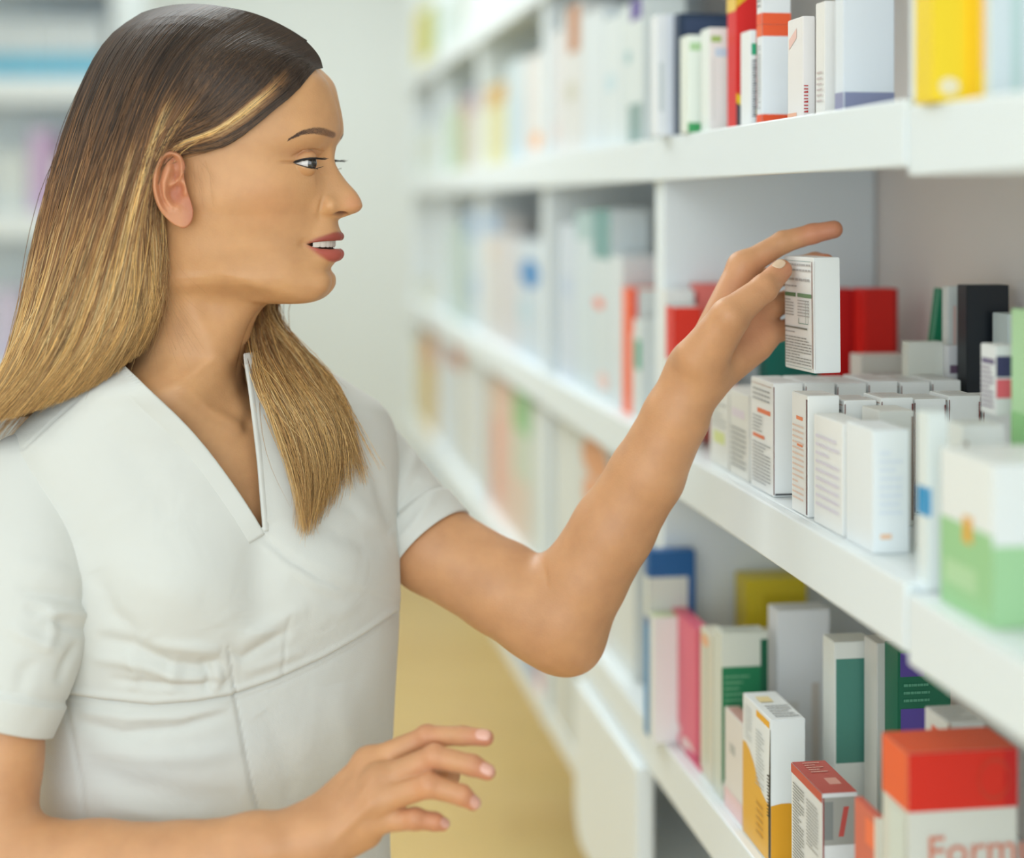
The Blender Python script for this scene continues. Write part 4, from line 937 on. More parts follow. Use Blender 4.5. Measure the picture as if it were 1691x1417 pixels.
def near_field(P):
    d = chain(P, *NU, k=.008); d = smin(d, chain(P, *NF, k=.008), .012)
    palm = None
    for i, m in enumerate(mcpn):
        w0 = WN + np.array([0.000, (.010, .002, -.003, -.002)[i], (.010, .004, -.004, -.010)[i]])
        e = rcone(P, w0, m, .0135, (.0112, .0118, .0116, .0105)[i]); palm = e if palm is None else smin(palm, e, .011)
    palm = smin(palm, rcone(P, P3(535, 1404, 1.27), P3(606, 1376, 1.268), .0150, .0110), .012)
    for m, rk in zip(mcpn, (.0112, .0118, .0114, .0102)):   # knuckles
        palm = smin(palm, np.linalg.norm(P - (m + np.array([-.002, -.002, .0005])), axis=-1) - rk, .006)
    palm = smin(d, palm, .014)
    palm = smin(palm, np.linalg.norm(P - P3(447, 1402, 1.2460), axis=-1) - .0105, .012)      # wrist bone
    out = smin(palm, chain(P, *thumb_n, k=.004), .008)
    for f in fing_n: 
        c = chain(P, *f, k=.0025)
        c = smin(c, np.linalg.norm(P - (f[0][1] + np.array([-.001, -.0012, .0008])), axis=-1) - f[1][1] * 1.0, .003)
        out = np.minimum(out, smin(palm, c, .0065))
    # tendons on the back of the hand
    for m, o in zip(mcpn[:3], (.004, .001, -.003)):
        a = WN + np.array([.01, -.016, o]); b = m + np.array([-.004, -.0115, .002])
        out = smin(out, rcone(P, a, b, .0012, .0022), .006)
    return out
lo = np.array([-.455, 1.215, EYE + (VH - 1535) / FPX * 1.3]); hi = np.array([.006, 1.385, EYE + (VH - 1000) / FPX * 1.34])
NV1, NQ1 = surface_nets(near_field, lo, hi, .0019)
NV1 = refine_to(NV1, near_field)

def arm_colors(V, knuckles, tips, palmc=None):
    c = np.ones(V.shape) * lin3((205, 154, 112))
    def t(m, col): 
        nonlocal c
        c = c * (1 - m[:, None]) + lin3(col) * m[:, None]
    for k in knuckles: t(.45 * np.exp(-(np.linalg.norm(V - k, axis=-1) / .011) ** 2), (210, 128, 104))
    for k in tips: t(.60 * np.exp(-(np.linalg.norm(V - k, axis=-1) / .014) ** 2), (214, 130, 108))
    if palmc is not None: t(.45 * np.exp(-(np.linalg.norm(V - palmc, axis=-1) / .035) ** 2), (216, 146, 120))
    return c
FC1 = arm_colors(FV1, [], [f[0][-1] for f in fing_f] + [thumb_f[0][-1]] + [fing_f[0][0][2]], P3(1250, 520, 1.43))
NC1 = arm_colors(NV1, [f[0][1] for f in fing_n], [f[0][-1] for f in fing_n])

# ------------------------------------------------------------------ assemble the person
_pc = P3(356, 900, YT)
PERSON = empty('person', (_pc[0], _pc[1], 0), 'woman in a white short sleeved tunic reaching for a carton on the shelf', 'person')
POFF = np.array([_pc[0], _pc[1], 0.0])
def pmesh(name, V, Q, m, parent=None, **k):
    return fast_mesh(name, V - POFF, Q, m, parent or PERSON, **k)
nr, nc = HEADW.shape[:2]; tr = TG.shape[0]
er, ec = EARN.shape[:2]
Vs = [HEADW.reshape(-1, 3), TG.reshape(-1, 3), EARN.reshape(-1, 3), EARF.reshape(-1, 3), FV1, NV1]
Cs = [HCOL.reshape(-1, 3), TCOL.reshape(-1, 3), EARC.reshape(-1, 3), EARC.reshape(-1, 3), FC1, NC1]
off = np.concatenate([[0], np.cumsum([len(v) for v in Vs])])
Qs = [grid_faces(nr, nc, True, off[0]), grid_faces(tr, nc, True, off[1]), grid_faces(er, ec, True, off[2]), grid_faces(er, ec, True, off[3], flip=True), FQ1 + off[4], NQ1 + off[5]]
BODY = pmesh('body', np.concatenate(Vs), np.concatenate(Qs), SKINM, colors=np.concatenate(Cs))
bm = bmesh.new(); bm.from_mesh(BODY.data); bmesh.ops.remove_doubles(bm, verts=bm.verts[:], dist=0.0004); bmesh.ops.recalc_face_normals(bm, faces=bm.faces[:]); bm.to_mesh(BODY.data); bm.free()

# eyes
def uv_sphere_pts(nu=32, nv=48):
    t = np.linspace(0, math.pi, nu); p = np.linspace(0, 2 * math.pi, nv, endpoint=False)
    T, Pp = np.meshgrid(t, p, indexing='ij'); return np.stack([np.cos(T), np.sin(T) * np.cos(Pp), np.sin(T) * np.sin(Pp)], -1)   # pole along +x = gaze
def eye_material():
    m = bpy.data.materials.new('eye'); m.use_nodes = True; nt = m.node_tree; b = nt.nodes['Principled BSDF']
    at = nt.nodes.new('ShaderNodeVertexColor'); at.layer_name = 'tint'; nt.links.new(at.outputs['Color'], b.inputs['Base Color']); b.inputs['Roughness'].default_value = .08; b.inputs['Coat Weight'].default_value = 1.0
    return m
EYEM = eye_material()
for side in (1, -1):
    S = uv_sphere_pts(48, 64); ang = np.arccos(np.clip(S[..., 0], -1, 1))
    rad = ER * (1 + 0.06 * (1 - sstep(ang, 0.2, 0.52)))
    gz = math.radians(38)   # gaze a little down and toward the camera side
    x = S[..., 0] * math.cos(gz) - side * S[..., 2] * math.sin(gz); w = side * S[..., 0] * math.sin(gz) + S[..., 2] * math.cos(gz); vdown = S[..., 1] + .10 * S[..., 0]
    d3 = np.stack([x, vdown, w], -1); d3 /= np.linalg.norm(d3, axis=-1, keepdims=True)
    pa = EC + d3 * rad[..., None]
    Vw = head_world(pa[..., 0], pa[..., 1], pa[..., 2], side)
    col = np.ones(S.shape) * lin3((206, 196, 190)); iris = (1 - sstep(ang, .54, .58))[..., None]; pup = (1 - sstep(ang, .24, .27))[..., None]
    col = col * (1 - iris) + lin3((58, 50, 46)) * iris; col = col * (1 - pup) + lin3((12, 10, 10)) * pup
    pmesh('eye', Vw.reshape(-1, 3), grid_faces(48, 64), EYEM, colors=col.reshape(-1, 3))
# strands as thin three sided tubes
def tubes(paths, rads, cols):
    """paths (n,k,3), rads (n,k), cols (n,k,3) -> V,Q,C"""
    n, k, _ = paths.shape
    T = np.gradient(paths, axis=1); T /= np.linalg.norm(T, axis=-1, keepdims=True) + 1e-12
    ref = np.tile(np.array([0.13, -0.97, 0.2]), (n, k, 1)); A = np.cross(T, ref); A /= np.linalg.norm(A, axis=-1, keepdims=True) + 1e-9; Bn = np.cross(T, A)
    V = np.stack([paths + rads[..., None] * (math.cos(a) * A + math.sin(a) * Bn) for a in (0, 2.094, 4.189)], 2)   # n,k,3,3
    C = np.repeat(cols[:, :, None, :], 3, 2)
    b = (np.arange(n) * k * 3)[:, None, None]; i = np.arange(k - 1)[None, :, None] * 3; j = np.arange(3)[None, None, :]; j2 = (j + 1) % 3
    Q = np.stack([b + i + j, b + i + j2, b + i + 3 + j2, b + i + 3 + j], -1).reshape(-1, 4)
    return V.reshape(-1, 3), Q, C.reshape(-1, 3)
def hair_material(name, rough=0.38):
    m = bpy.data.materials.new(name); m.use_nodes = True; nt = m.node_tree; b = nt.nodes['Principled BSDF']
    at = nt.nodes.new('ShaderNodeVertexColor'); at.layer_name = 'tint'; nt.links.new(at.outputs['Color'], b.inputs['Base Color']); b.inputs['Roughness'].default_value = rough
    b.inputs['Specular IOR Level'].default_value = 0.6
    return m
HAIRM = hair_material('hair_strands', .5)
BROWM = hair_material('brow_hair', .6)
# surface lookup on the head for brows and lashes
hpts = HG.reshape(-1, 3); hn = authored_normals(HG).reshape(-1, 3)
sel = (hpts[:, 2] > 2) & (hpts[:, 0] > 440)
sp_, sn_ = hpts[sel], hn[sel]
def on_face(u, v):
    d = (sp_[:, 0] - u) ** 2 + (sp_[:, 1] - v) ** 2; i = np.argsort(d)[:4]; wgt = 1 / (d[i] + .3); wgt /= wgt.sum()
    return (sp_[i] * wgt[:, None]).sum(0), (sn_[i] * wgt[:, None]).sum(0)
for side in (1, -1):
    P_, Rr, Cc = [], [], []
    for q_ in range(420):
        t = RNG.random(); s = RNG.uniform(-1, 1); tt = np.array([t]) * (len(BROW) - 1); i = min(int(tt[0]), len(BROW) - 2); fr = tt[0] - i
        cu, cv = [BROW[i][k] * (1 - fr) + BROW[i + 1][k] * fr for k in (0, 1)]; bwid = np.interp(t, [0, .25, .6, 1], [1.0, 4.2, 6.2, 5.2])
        p, n_ = on_face(cu, cv + s * bwid)
        dirn = np.array([-1, .32 if s < 0 else -.12, 0.25]) * RNG.uniform(5, 8) + np.array([0, -s * 1.2, 0]); dirn[1] += (.6 - t) * 3
        pts = [p + n_ * .1, p + dirn * .5 + n_ * .9, p + dirn + n_ * .8]
        P_.append([head_world(a[0], a[1], abs(a[2]), side) for a in pts]); Rr.append([.00022, .00018, .00006]); Cc.append(np.ones((3, 3)) * lin3((84, 58, 44)) * RNG.uniform(.6, 1.4))
    V_, Q_, C_ = tubes(np.array(P_), np.array(Rr), np.array(Cc)); pmesh('eyebrow', V_, Q_, BROWM, colors=C_)
    # lashes: along the upper lid edge, curving forward; a few short lower ones; and the dark lid line
    P_, Rr, Cc = [], [], []
    for q_ in range(90):
        upper = q_ < 76; t = RNG.random(); u_ = 483 + t * 50; v_ = curve_at(u_, EUP if upper else ELO)
        dv_ = np.array([u_, v_, 0]) - EC; x2 = max(1, (ER + 2.2) ** 2 - dv_[0] ** 2 - dv_[1] ** 2); p = np.array([u_, v_, EC[2] + math.sqrt(x2)])
        if u_ > 524: p = np.array([u_ + 1, v_, EC[2] + 6])
        L = (RNG.uniform(9, 14) if upper else RNG.uniform(2.5, 4)); fan = (t - .35)
        d1 = np.array([.75 + .3 * t, .25 if upper else .5, .45 - .4 * t]); d2 = np.array([.9, -.35 if upper else .5, .35 - .3 * t])
        pts = [p, p + d1 * L * .45, p + d1 * L * .45 + d2 * L * .6]
        P_.append([head_world(a[0], a[1], a[2], side) for a in pts]); Rr.append([.00030, .00022, .00005]); Cc.append(np.ones((3, 3)) * lin3((22, 18, 18)))
    V_, Q_, C_ = tubes(np.array(P_), np.array(Rr), np.array(Cc))
    for edge, rad_ in ((EUP, .0011), (ELO, .0004)):
        us = np.linspace(481, 534, 24); pl = []
        for u_ in us:
            v_ = curve_at(u_, edge); dd = np.array([u_, v_, 0]) - EC; x2 = max(60, (ER + 1.6) ** 2 - dd[0] ** 2 - dd[1] ** 2); pl.append(head_world(u_, v_, EC[2] + math.sqrt(x2), side))
        v2, q2, c2 = tubes(np.array([pl]), np.full((1, 24), rad_) * np.sin(np.linspace(.35, 2.6, 24))[None], np.ones((1, 24, 3)) * lin3((34, 24, 22)))
        Q_ = np.concatenate([Q_, q2 + len(V_)]); V_ = np.concatenate([V_, v2]); C_ = np.concatenate([C_, c2])
    pmesh('eyelashes', V_, Q_, BROWM, colors=C_)
# teeth: upper row as one gently scalloped arch behind the lips
def teeth():
    n = 60; a = np.linspace(-1, 1, n); V = []
    for k, vv in enumerate((396, 401, 406, 408.5)):
        w = a * 40; sc = np.abs(np.sin(a * math.pi * 5)) ; u = 552 - 34 * a ** 2 - (1.5 if k == 3 else 0) - 1.2 * (1 - sc) ** 3
        V.append(np.stack([head_world(uu, vv - (1.2 * (1 - s) ** 2 if k == 3 else 0), ww) for uu, ww, s in zip(u, w, sc)]))
    V = np.array(V); pmesh('teeth', V.reshape(-1, 3), grid_faces(4, n, False), mat('tooth_enamel', (222, 210, 198), .25))
teeth()
# finger nails
NAILM = mat('fingernail', (222, 166, 146), .3, coat=.4)
NAILL = mat('fingernail_pale', (230, 200, 170), .25, coat=.5)
def nail(field, c, d, n_, L, Wn, m):
    """c fingertip point, d finger direction, n_ approximate outward normal"""
    d = d / np.linalg.norm(d); n_ = n_ - d * (n_ @ d); n_ /= np.linalg.norm(n_); s = np.cross(d, n_)
    k = 13; V = np.zeros((k, k, 3))
    for i, a in enumerate(np.linspace(-1, 1, k)):
        for j, b in enumerate(np.linspace(-1, 1, k)):
            x = a * math.sqrt(1 - b * b / 2.2); y = b * math.sqrt(1 - a * a / 2.6)
            V[i, j] = c + d * x * L / 2 + s * y * Wn / 2 + n_ * .012
    flat = V.reshape(-1, 3)
    for _ in range(30): flat = flat - n_ * np.clip(field(flat) - .00035, -.003, .003)[:, None] * .7
    o = pmesh('fingernail', flat, grid_faces(k, k, False), m); md = o.modifiers.new('thickness', 'SOLIDIFY'); md.thickness = .0004; md.offset = 0
for f, n_, L in zip(fing_n, ((-.05, -.75, .62), (.25, -.8, .5), (.45, -.8, .35), (.6, -.7, .35)), (.0115, .011, .0105, .009)):
    p = f[0]; d = p[3] - p[2]; nail(near_field, p[3] - d / np.linalg.norm(d) * .0005, d, np.array(n_), L, .0088 if L > .01 else .0072, NAILM)
p = thumb_f[0]; nail(far_field, p[3] - (p[3] - p[2]) * .12, p[3] - p[2], np.array([-.35, -.8, .55]), .0125, .0098, NAILL)
# ------------------------------------------------------------------ white tunic
def cloth_material():
    m = bpy.data.materials.new('white_cotton_twill'); m.use_nodes = True; nt = m.node_tree; b = nt.nodes['Principled BSDF']
    b.inputs['Base Color'].default_value = rgb((210, 210, 204)); b.inputs['Roughness'].default_value = .85
    b.inputs['Sheen Weight'].default_value = .15
    tc = nt.nodes.new('ShaderNodeTexCoord'); n1 = nt.nodes.new('ShaderNodeTexNoise'); n1.inputs['Scale'].default_value = 14; n1.inputs['Detail'].default_value = 3; n1.inputs['Distortion'].default_value = .6
    w = nt.nodes.new('ShaderNodeTexWave'); w.inputs['Scale'].default_value = 420; w.inputs['Distortion'].default_value = .6; w.bands_direction = 'DIAGONAL'
    b1 = nt.nodes.new('ShaderNodeBump'); b1.inputs['Strength'].default_value = .35; b1.inputs['Distance'].default_value = .010
    b2 = nt.nodes.new('ShaderNodeBump'); b2.inputs['Strength'].default_value = .22; b2.inputs['Distance'].default_value = .0004
    nt.links.new(tc.outputs['Object'], n1.inputs['Vector']); nt.links.new(tc.outputs['Object'], w.inputs['Vector'])
    nt.links.new(n1.outputs['Fac'], b1.inputs['Height']); nt.links.new(w.outputs['Fac'], b2.inputs['Height'])
    nt.links.new(b1.outputs['Normal'], b2.inputs['Normal']); nt.links.new(b2.outputs['Normal'], b.inputs['Normal'])
    return m
CLOTH = cloth_material()
# rings: row, left and right outline columns, depth half axis, centre depth, yaw
SHR = [(580, 190, 420, .060, 1.428, 20), (600, 170, 462, .070, 1.432, 34), (625, 140, 535, .078, 1.438, 50), (652, 106, 580, .084, 1.443, 58), (682, 74, 622, .090, 1.447, 62), (712, 52, 640, .094, YT, 62), (760, 50, 648, .100, YT, 62),
       (850, 62, 648, .110, YT, 62), (930, 70, 651, .117, YT, 62), (1000, 78, 652, .117, YT, 62), (1060, 84, 650, .112, YT, 62), (1110, 86, 647, .109, YT, 62), (1200, 78, 642, .109, YT, 62), (1300, 62, 638, .110, YT, 62),
       (1417, 50, 635, .111, YT, 62), (1560, 36, 645, .112, YT, 62), (1700, 26, 655, .113, YT, 62)]
rings = []
for v, ul, ur, a, Yc, yaw in SHR:
    y = math.radians(yaw); Hh = (ur - ul) / 2 / FPX * Yc
    b = math.sqrt(max(Hh ** 2 - (a * math.cos(y)) ** 2, .0004)) / math.sin(y); rings.append(body_ring((ul + ur) / 2, v, Yc, a, b, yaw, p=2.15))
KSC = [10, 12, 14, 16, 16, 16, 12, 10, 8, 6]; KSC = KSC + KSC[::-1]
KSR = [8, 9, 10, 11, 12, 16, 24, 22, 20, 18, 16, 22, 22, 22, 14, 10]
SG = loft(np.array(rings), KSR, KSC)
SN_ = grid_normals(SG)
if ((SG - SG.mean(1, keepdims=True)) * SN_).sum(-1).mean() < 0: SN_ = -SN_
su, sv = to_uv(SG); frontm = sstep(-SN_[..., 1], -.1, .25)
def fold(u, v, N, pts, width, amp, taper=True, gate=None):
    """a soft ridge (amp > 0) or crease (amp < 0) running along pts"""
    d, s, p = seg_dist(u, v, pts); g = np.exp(-(d / width) ** 2) * amp
    if taper: g = g * np.clip(np.sin(np.clip(p, 0.0, 1) * math.pi), 0, 1) ** .5
    if gate is not None: g = g * gate
    return N * g[..., None]
def step_seam(u, v, N, pts, amp, gate, soft=5, back=60):
    """cloth on the lower/right side of the line sits lower, fading back to level"""
    d, s, p = seg_dist(u, v, pts); g = -amp * sstep(s * d, -soft, soft * .4) * np.exp(-np.maximum(s * d, 0) / back)
    return N * (g * gate)[..., None]
DS = np.zeros_like(SG)
DS += SN_ * (0.014 * np.exp(-(((su - 300) / 105) ** 2 + ((sv - 965) / 105) ** 2)))[..., None] * frontm[..., None]
DS += SN_ * (0.013 * np.exp(-(((su - 540) / 85) ** 2 + ((sv - 945) / 100) ** 2)))[..., None] * frontm[..., None]
DS += fold(su, sv, SN_, [(430, 860), (425, 940), (430, 1040)], 34, -.005, gate=frontm)
EMP = [(95, 1146), (170, 1157), (250, 1165), (320, 1160), (390, 1148), (460, 1122), (530, 1088), (600, 1046), (652, 1012)]
DS += step_seam(su, sv, SN_, EMP, .004, frontm, 4, 30) 
DS += fold(su, sv, SN_, EMP, 4.0, -.0016, False, frontm)
DS += fold(su, sv, SN_, [(a, b - 8) for a, b in EMP], 6.0, .0014, False, frontm)
DS += fold(su, sv, SN_, [(a, b + 13) for a, b in EMP], 2.2, -.0005, False, frontm)
DS += fold(su, sv, SN_, [(388, 1150), (400, 1220), (415, 1300), (428, 1345), (440, 1417)], 3, -.0013, False, frontm)      # near princess seam
DS += step_seam(su, sv, SN_, [(388, 1150), (400, 1220), (415, 1300), (428, 1345), (440, 1417)][::-1], .0022, frontm, 4, 46)
DS += fold(su, sv, SN_, [(375, 1068), (382, 1105), (388, 1148)], 3, -.0016, False, frontm)
DS += fold(su, sv, SN_, [(474, 1018), (470, 1060), (466, 1112)], 3, -.0012, False, frontm)
DS += fold(su, sv, SN_, [(103, 1150), (122, 1230), (135, 1300), (146, 1417)], 3, -.0015, False, frontm)                   # side seam
DS += fold(su, sv, SN_, [(178, 618), (140, 652), (92, 694), (40, 742)], 2.6, -.0013, False)
DS += fold(su, sv, SN_, [(172, 626), (134, 660), (86, 702), (34, 750)], 5, .0008, False)
DS += fold(su, sv, SN_, [(432, 884), (470, 925), (515, 955), (580, 982)], 3.0, -.0016, True, frontm)
DS += fold(su, sv, SN_, [(428, 892), (462, 932), (508, 964), (575, 992)], 6.0, .0010, True, frontm)
WRAP = [(435, 880), (470, 925), (510, 955), (560, 985)]
DS += step_seam(su, sv, SN_, [(180, 585), (240, 640), (300, 700), (365, 775), (435, 880), (500, 930), (580, 968), (650, 990)][::-1], -.0012, frontm, 3, 40)
# gathered folds
for pts, wd, am in [([(160, 1052), (220, 1062), (280, 1092), (330, 1100), (370, 1090)], 13, -.0050), ([(150, 1085), (230, 1095), (300, 1120), (360, 1118)], 9, .0030), ([(180, 1120), (260, 1128), (330, 1130), (385, 1122)], 8, -.0028),
                    ([(250, 1060), (320, 1066), (362, 1072)], 10, .0032), ([(352, 1092), (362, 1120), (352, 1140)], 8, .0038), ([(330, 1082), (345, 1110), (340, 1144)], 7, -.0028), ([(210, 1075), (225, 1105), (220, 1140)], 9, .0022),
                    ([(290, 1075), (288, 1110), (280, 1145)], 10, .0020), ([(376, 1076), (400, 1085), (440, 1060), (478, 1036)], 9, -.0026), ([(392, 1062), (430, 1040), (500, 1000)], 12, .0022),
                    ([(400, 1110), (440, 1096), (500, 1072)], 9, .0018), ([(120, 1190), (200, 1212), (290, 1204), (380, 1178)], 10, -.0032), ([(130, 1174), (210, 1186), (300, 1184), (380, 1164)], 8, .0026),
                    ([(140, 1262), (220, 1300), (320, 1320), (400, 1318)], 22, -.0040), ([(150, 1235), (240, 1250), (330, 1248), (400, 1236)], 16, .0026), ([(170, 1330), (260, 1348), (350, 1352)], 14, .0022),
                    ([(430, 1180), (470, 1230), (480, 1330)], 22, -.0022), ([(560, 1130), (575, 1220), (570, 1330)], 26, .0030), ([(180, 700), (240, 780), (280, 860)], 26, -.0016), ([(170, 900), (240, 960), (330, 990)], 24, .0014),
                    ([(160, 940), (190, 1010), (240, 1050)], 16, -.0030), ([(520, 870), (590, 900), (640, 890)], 18, -.0024), ([(470, 960), (540, 985), (600, 990)], 14, -.0016), ([(600, 740), (625, 800), (640, 880)], 12, -.0035), ([(560, 800), (600, 850), (640, 870)], 14, .0022)]:
    DS += fold(su, sv, SN_, pts, wd, am, True, frontm)
SG = SG + DS
su, sv = to_uv(SG)
NEARN = [(150, 540), (172, 566), (190, 592), (240, 640), (300, 697), (330, 730), (365, 775), (402, 828), (435, 882)]
FARN = [(398, 540), (404, 600), (412, 650), (419, 700), (426, 760), (431, 820), (435, 882)]
def nearU(v): return np.interp(v, [p[1] for p in NEARN], [p[0] for p in NEARN])
def farU(v): return np.interp(v, [p[1] for p in FARN], [p[0] for p in FARN])
cenY = np.repeat(SG.mean(1, keepdims=True)[..., 1], SG.shape[1], 1)
gcut = np.minimum(np.minimum(su - nearU(sv), farU(sv) - su), (882 - sv) * .4)
gcut = np.where(SG[..., 1] > cenY + .004, -30.0, gcut)
gcut = np.clip(gcut, -40, 40)
def clip_grid(V, g, Q):
    """cut away the part with g > 0 exactly along g = 0; returns verts, list of tri arrays"""
    T = np.concatenate([Q[:, [0, 1, 2]], Q[:, [0, 2, 3]]]); gs = g[T]; pos = gs > 0; k = pos.sum(1)
    keep = T[k == 0]; newV = []; tris = []; cache = {}; n0 = len(V)
    def cut(a, b):
        key = (min(a, b), max(a, b))
        if key not in cache:
            t = g[a] / (g[a] - g[b]); newV.append(V[a] + (V[b] - V[a]) * t); cache[key] = n0 + len(newV) - 1
        return cache[key]
    for t in T[(k == 1) | (k == 2)]:
        p = [g[i] > 0 for i in t]
        if sum(p) == 1:
            i = p.index(True); a, b, c = t[i], t[(i + 1) % 3], t[(i + 2) % 3]; x, y = cut(a, b), cut(a, c); tris += [(x, b, c), (x, c, y)]
        else:
            i = p.index(False); a, b, c = t[i], t[(i + 1) % 3], t[(i + 2) % 3]; tris += [(a, cut(a, b), cut(a, c))]
    V2 = np.concatenate([V, np.array(newV)]) if newV else V
    F = np.concatenate([keep, np.array(tris)]) if tris else keep
    return V2, F
sr, sc_ = SG.shape[:2]
VV, FF = clip_grid(SG.reshape(-1, 3), gcut.reshape(-1), grid_faces(sr, sc_))
used = np.unique(FF); remap = -np.ones(len(VV), dtype=int); remap[used] = np.arange(len(used))
TUNIC = pmesh('tunic', VV[used], remap[FF], CLOTH)
TUNIC['label'] = 'white short sleeved wrap tunic with a V neck'
md = TUNIC.modifiers.new('thickness', 'SOLIDIFY'); md.thickness = .0016; md.offset = 0
bm = bmesh.new(); bm.from_mesh(TUNIC.data); bmesh.ops.recalc_face_normals(bm, faces=bm.faces[:]); bm.to_mesh(TUNIC.data); bm.free()
# lookup of the tunic front for laying things on it
from mathutils.bvhtree import BVHTree
def bvh_of(objs):
    vs, fs = [], []
    for o in objs:
        off = len(vs); M = POFF; vs += [tuple(np.array(v.co) + M) for v in o.data.vertices]; fs += [tuple(off + i for i in p.vertices) for p in o.data.polygons]
    return BVHTree.FromPolygons(vs, fs)
TB = bvh_of([TUNIC])
def front_hit(u, v, tree):
    d = Vector(((u - UC) / FPX, 1, (VH - v) / FPX)).normalized(); h = tree.ray_cast(Vector((0, 0, EYE)), d)
    return h[0], h[1]
# neckline facing: a stitched band following the opening, with its own fold-over edge
def neck_band(pts, inward, width=15, name='neckline_facing'):
    P = np.array(pts, float); tp = np.concatenate([[0], np.cumsum(np.hypot(*np.diff(P, axis=0).T))]); tq = np.linspace(0, tp[-1], 70); C = hermite(P, tp, tq)
    T = np.gradient(C, axis=0); T /= np.linalg.norm(T, axis=1, keepdims=True); Nn = np.stack([-T[:, 1], T[:, 0]], 1) * inward
    rows = []; last = None
    for off, lift in ((-1.5, -.0030), (-1.6, .0004), (0.0, .0014), (3, .0015), (width - 3, .0010), (width - 1.5, .0005), (width, .0002)):
        r_ = []
        for c, n_ in zip(C, Nn):
            u, v = c - n_ * off; h, nn = front_hit(u, v, TB); 
            cc, _ = front_hit(*(c - n_ * 3), TB)
            Yh = cc.y if cc is not None else (last if last is not None else 1.40)
            if h is not None and abs(h.y - Yh) < .03: Yh = h.y
            last = Yh; r_.append(P3(u, v, Yh - lift))
        rows.append(r_)
    G = np.array(rows); 
    for _ in range(6): G[:, 1:-1, 1] = .5 * G[:, 1:-1, 1] + .25 * (G[:, 2:, 1] + G[:, :-2, 1])
    o = pmesh(name, G.reshape(-1, 3), grid_faces(len(rows), 70, False), CLOTH, parent=TUNIC)
    md = o.modifiers.new('thickness', 'SOLIDIFY'); md.thickness = .0006; md.offset = 0
    return o
neck_band([(188, 590), (240, 640), (300, 697), (330, 730), (365, 775), (402, 828), (436, 883)], -1, 30)
neck_band([(405, 600), (413, 652), (419, 700), (426, 760), (431, 820), (436, 878)], 1, 9)
# shoulder seam
# sleeves
def tube_grid(path, rad, n=72, per=14, flat=None):
    P = np.array([P3(*p) for p in path]); tp = cparam(P[:, None]); tq = refine(tp, [per] * (len(P) - 1)); C = hermite(P, tp, tq); Rd = hermite(np.array(rad, float)[:, None], tp, tq)[:, 0]
    T = np.gradient(C, axis=0); T /= np.linalg.norm(T, axis=1, keepdims=True); ref = np.array([0, -1, 0.]); A = ref - (T @ ref)[:, None] * T; A /= np.linalg.norm(A, axis=1, keepdims=True); Bv = np.cross(T, A)
    a = np.linspace(0, 2 * math.pi, n, endpoint=False)
    G = C[:, None] + Rd[:, None, None] * (np.cos(a)[None, :, None] * A[:, None] * (flat or 1) + np.sin(a)[None, :, None] * Bv[:, None])
    return G, C, Rd, T, A, Bv
def cap_rows(C0, T0, A0, B0, r0, n, k=10, flat=1):
    a = np.linspace(0, 2 * math.pi, n, endpoint=False); rows = []
    for i in range(k):
        ph = math.pi / 2 * (1 - i / k); rows.append(C0 - T0 * r0 * math.sin(ph) * .75 + r0 * math.cos(ph) * (np.cos(a)[:, None] * A0 * flat + np.sin(a)[:, None] * B0))
    return np.array(rows)
def sleeve(path, rad, folds, cuff, label, per=16, hemtilt=0.0):
    G, C, Rd, T, A, Bv = tube_grid(path, rad, 96, per)
    cap = cap_rows(C[0], T[0], A[0], Bv[0], Rd[0], 96); G = np.concatenate([cap, G])
    # tilt the hem
    nrr = len(G); k = np.arange(nrr) / (nrr - 1)
    N = grid_normals(G); N = N * np.sign(((G[20] - G[20].mean(0)) * N[20]).sum())
    u, v = to_uv(G); D = np.zeros_like(G); gate = sstep(-N[..., 1], -.2, .2)
    for pts, wd, am in folds: D += fold(u, v, N, pts, wd, am, True, gate)
    ck = sstep(k, cuff - .012, cuff + .002)[:, None, None]
    G = G + D + N * .0022 * ck - N * (.0012 * np.exp(-((k - cuff + .012) / .008) ** 2))[:, None, None]
    # return of the hem inside
    inner = []
    for j, (dn, back) in enumerate(((.0012, -.0006), (.0030, 0), (.0034, .008), (.0034, .020))):
        inner.append(G[-1] - N[-1] * dn - T[-1] * back)
    G = np.concatenate([G, np.array(inner)])
    o = pmesh('sleeve', G.reshape(-1, 3), grid_faces(len(G), 96), CLOTH, parent=TUNIC); o['label'] = label
    bm = bmesh.new(); bm.from_mesh(o.data); bmesh.ops.recalc_face_normals(bm, faces=bm.faces[:]); bm.to_mesh(o.data); bm.free()
    return o
NSL = sleeve([(62, 792, 1.395), (58, 860, 1.375), (52, 930, 1.355), (47, 1000, 1.340), (38, 1070, 1.328), (22, 1135, 1.318), (3, 1196, 1.312)], [.0500, .0515, .0520, .0505, .0470, .0425, .0385],
       [([(150, 1000), (90, 985), (30, 975)], 10, -.0035), ([(160, 1020), (110, 1010), (60, 1020)], 8, .0032), ([(150, 1045), (100, 1030), (40, 1000)], 8, -.0030), ([(110, 1080), (60, 1060), (10, 1030)], 12, .0030), ([(140, 960), (80, 940), (20, 930)], 16, .0020),
        ([(130, 1060), (110, 1090), (95, 1130)], 8, -.0030), ([(60, 1090), (40, 1110), (30, 1150)], 12, -.0020), ([(85, 1000), (88, 1040), (75, 1080)], 8, .0026)], .875, 'near sleeve with a turned cuff')
FSL = sleeve([(572, 742, 1.540), (604, 778, 1.532), (640, 820, 1.522), (676, 862, 1.510), (711, 902, 1.498)], [.0455, .0450, .0440, .0432, .0428],
       [([(640, 860), (665, 830), (690, 790)], 10, -.0030), ([(655, 900), (690, 860), (720, 810)], 9, .0026), ([(660, 800), (680, 770), (690, 740)], 10, .0022)], .80, 'far sleeve with a turned cuff', hemtilt=0)
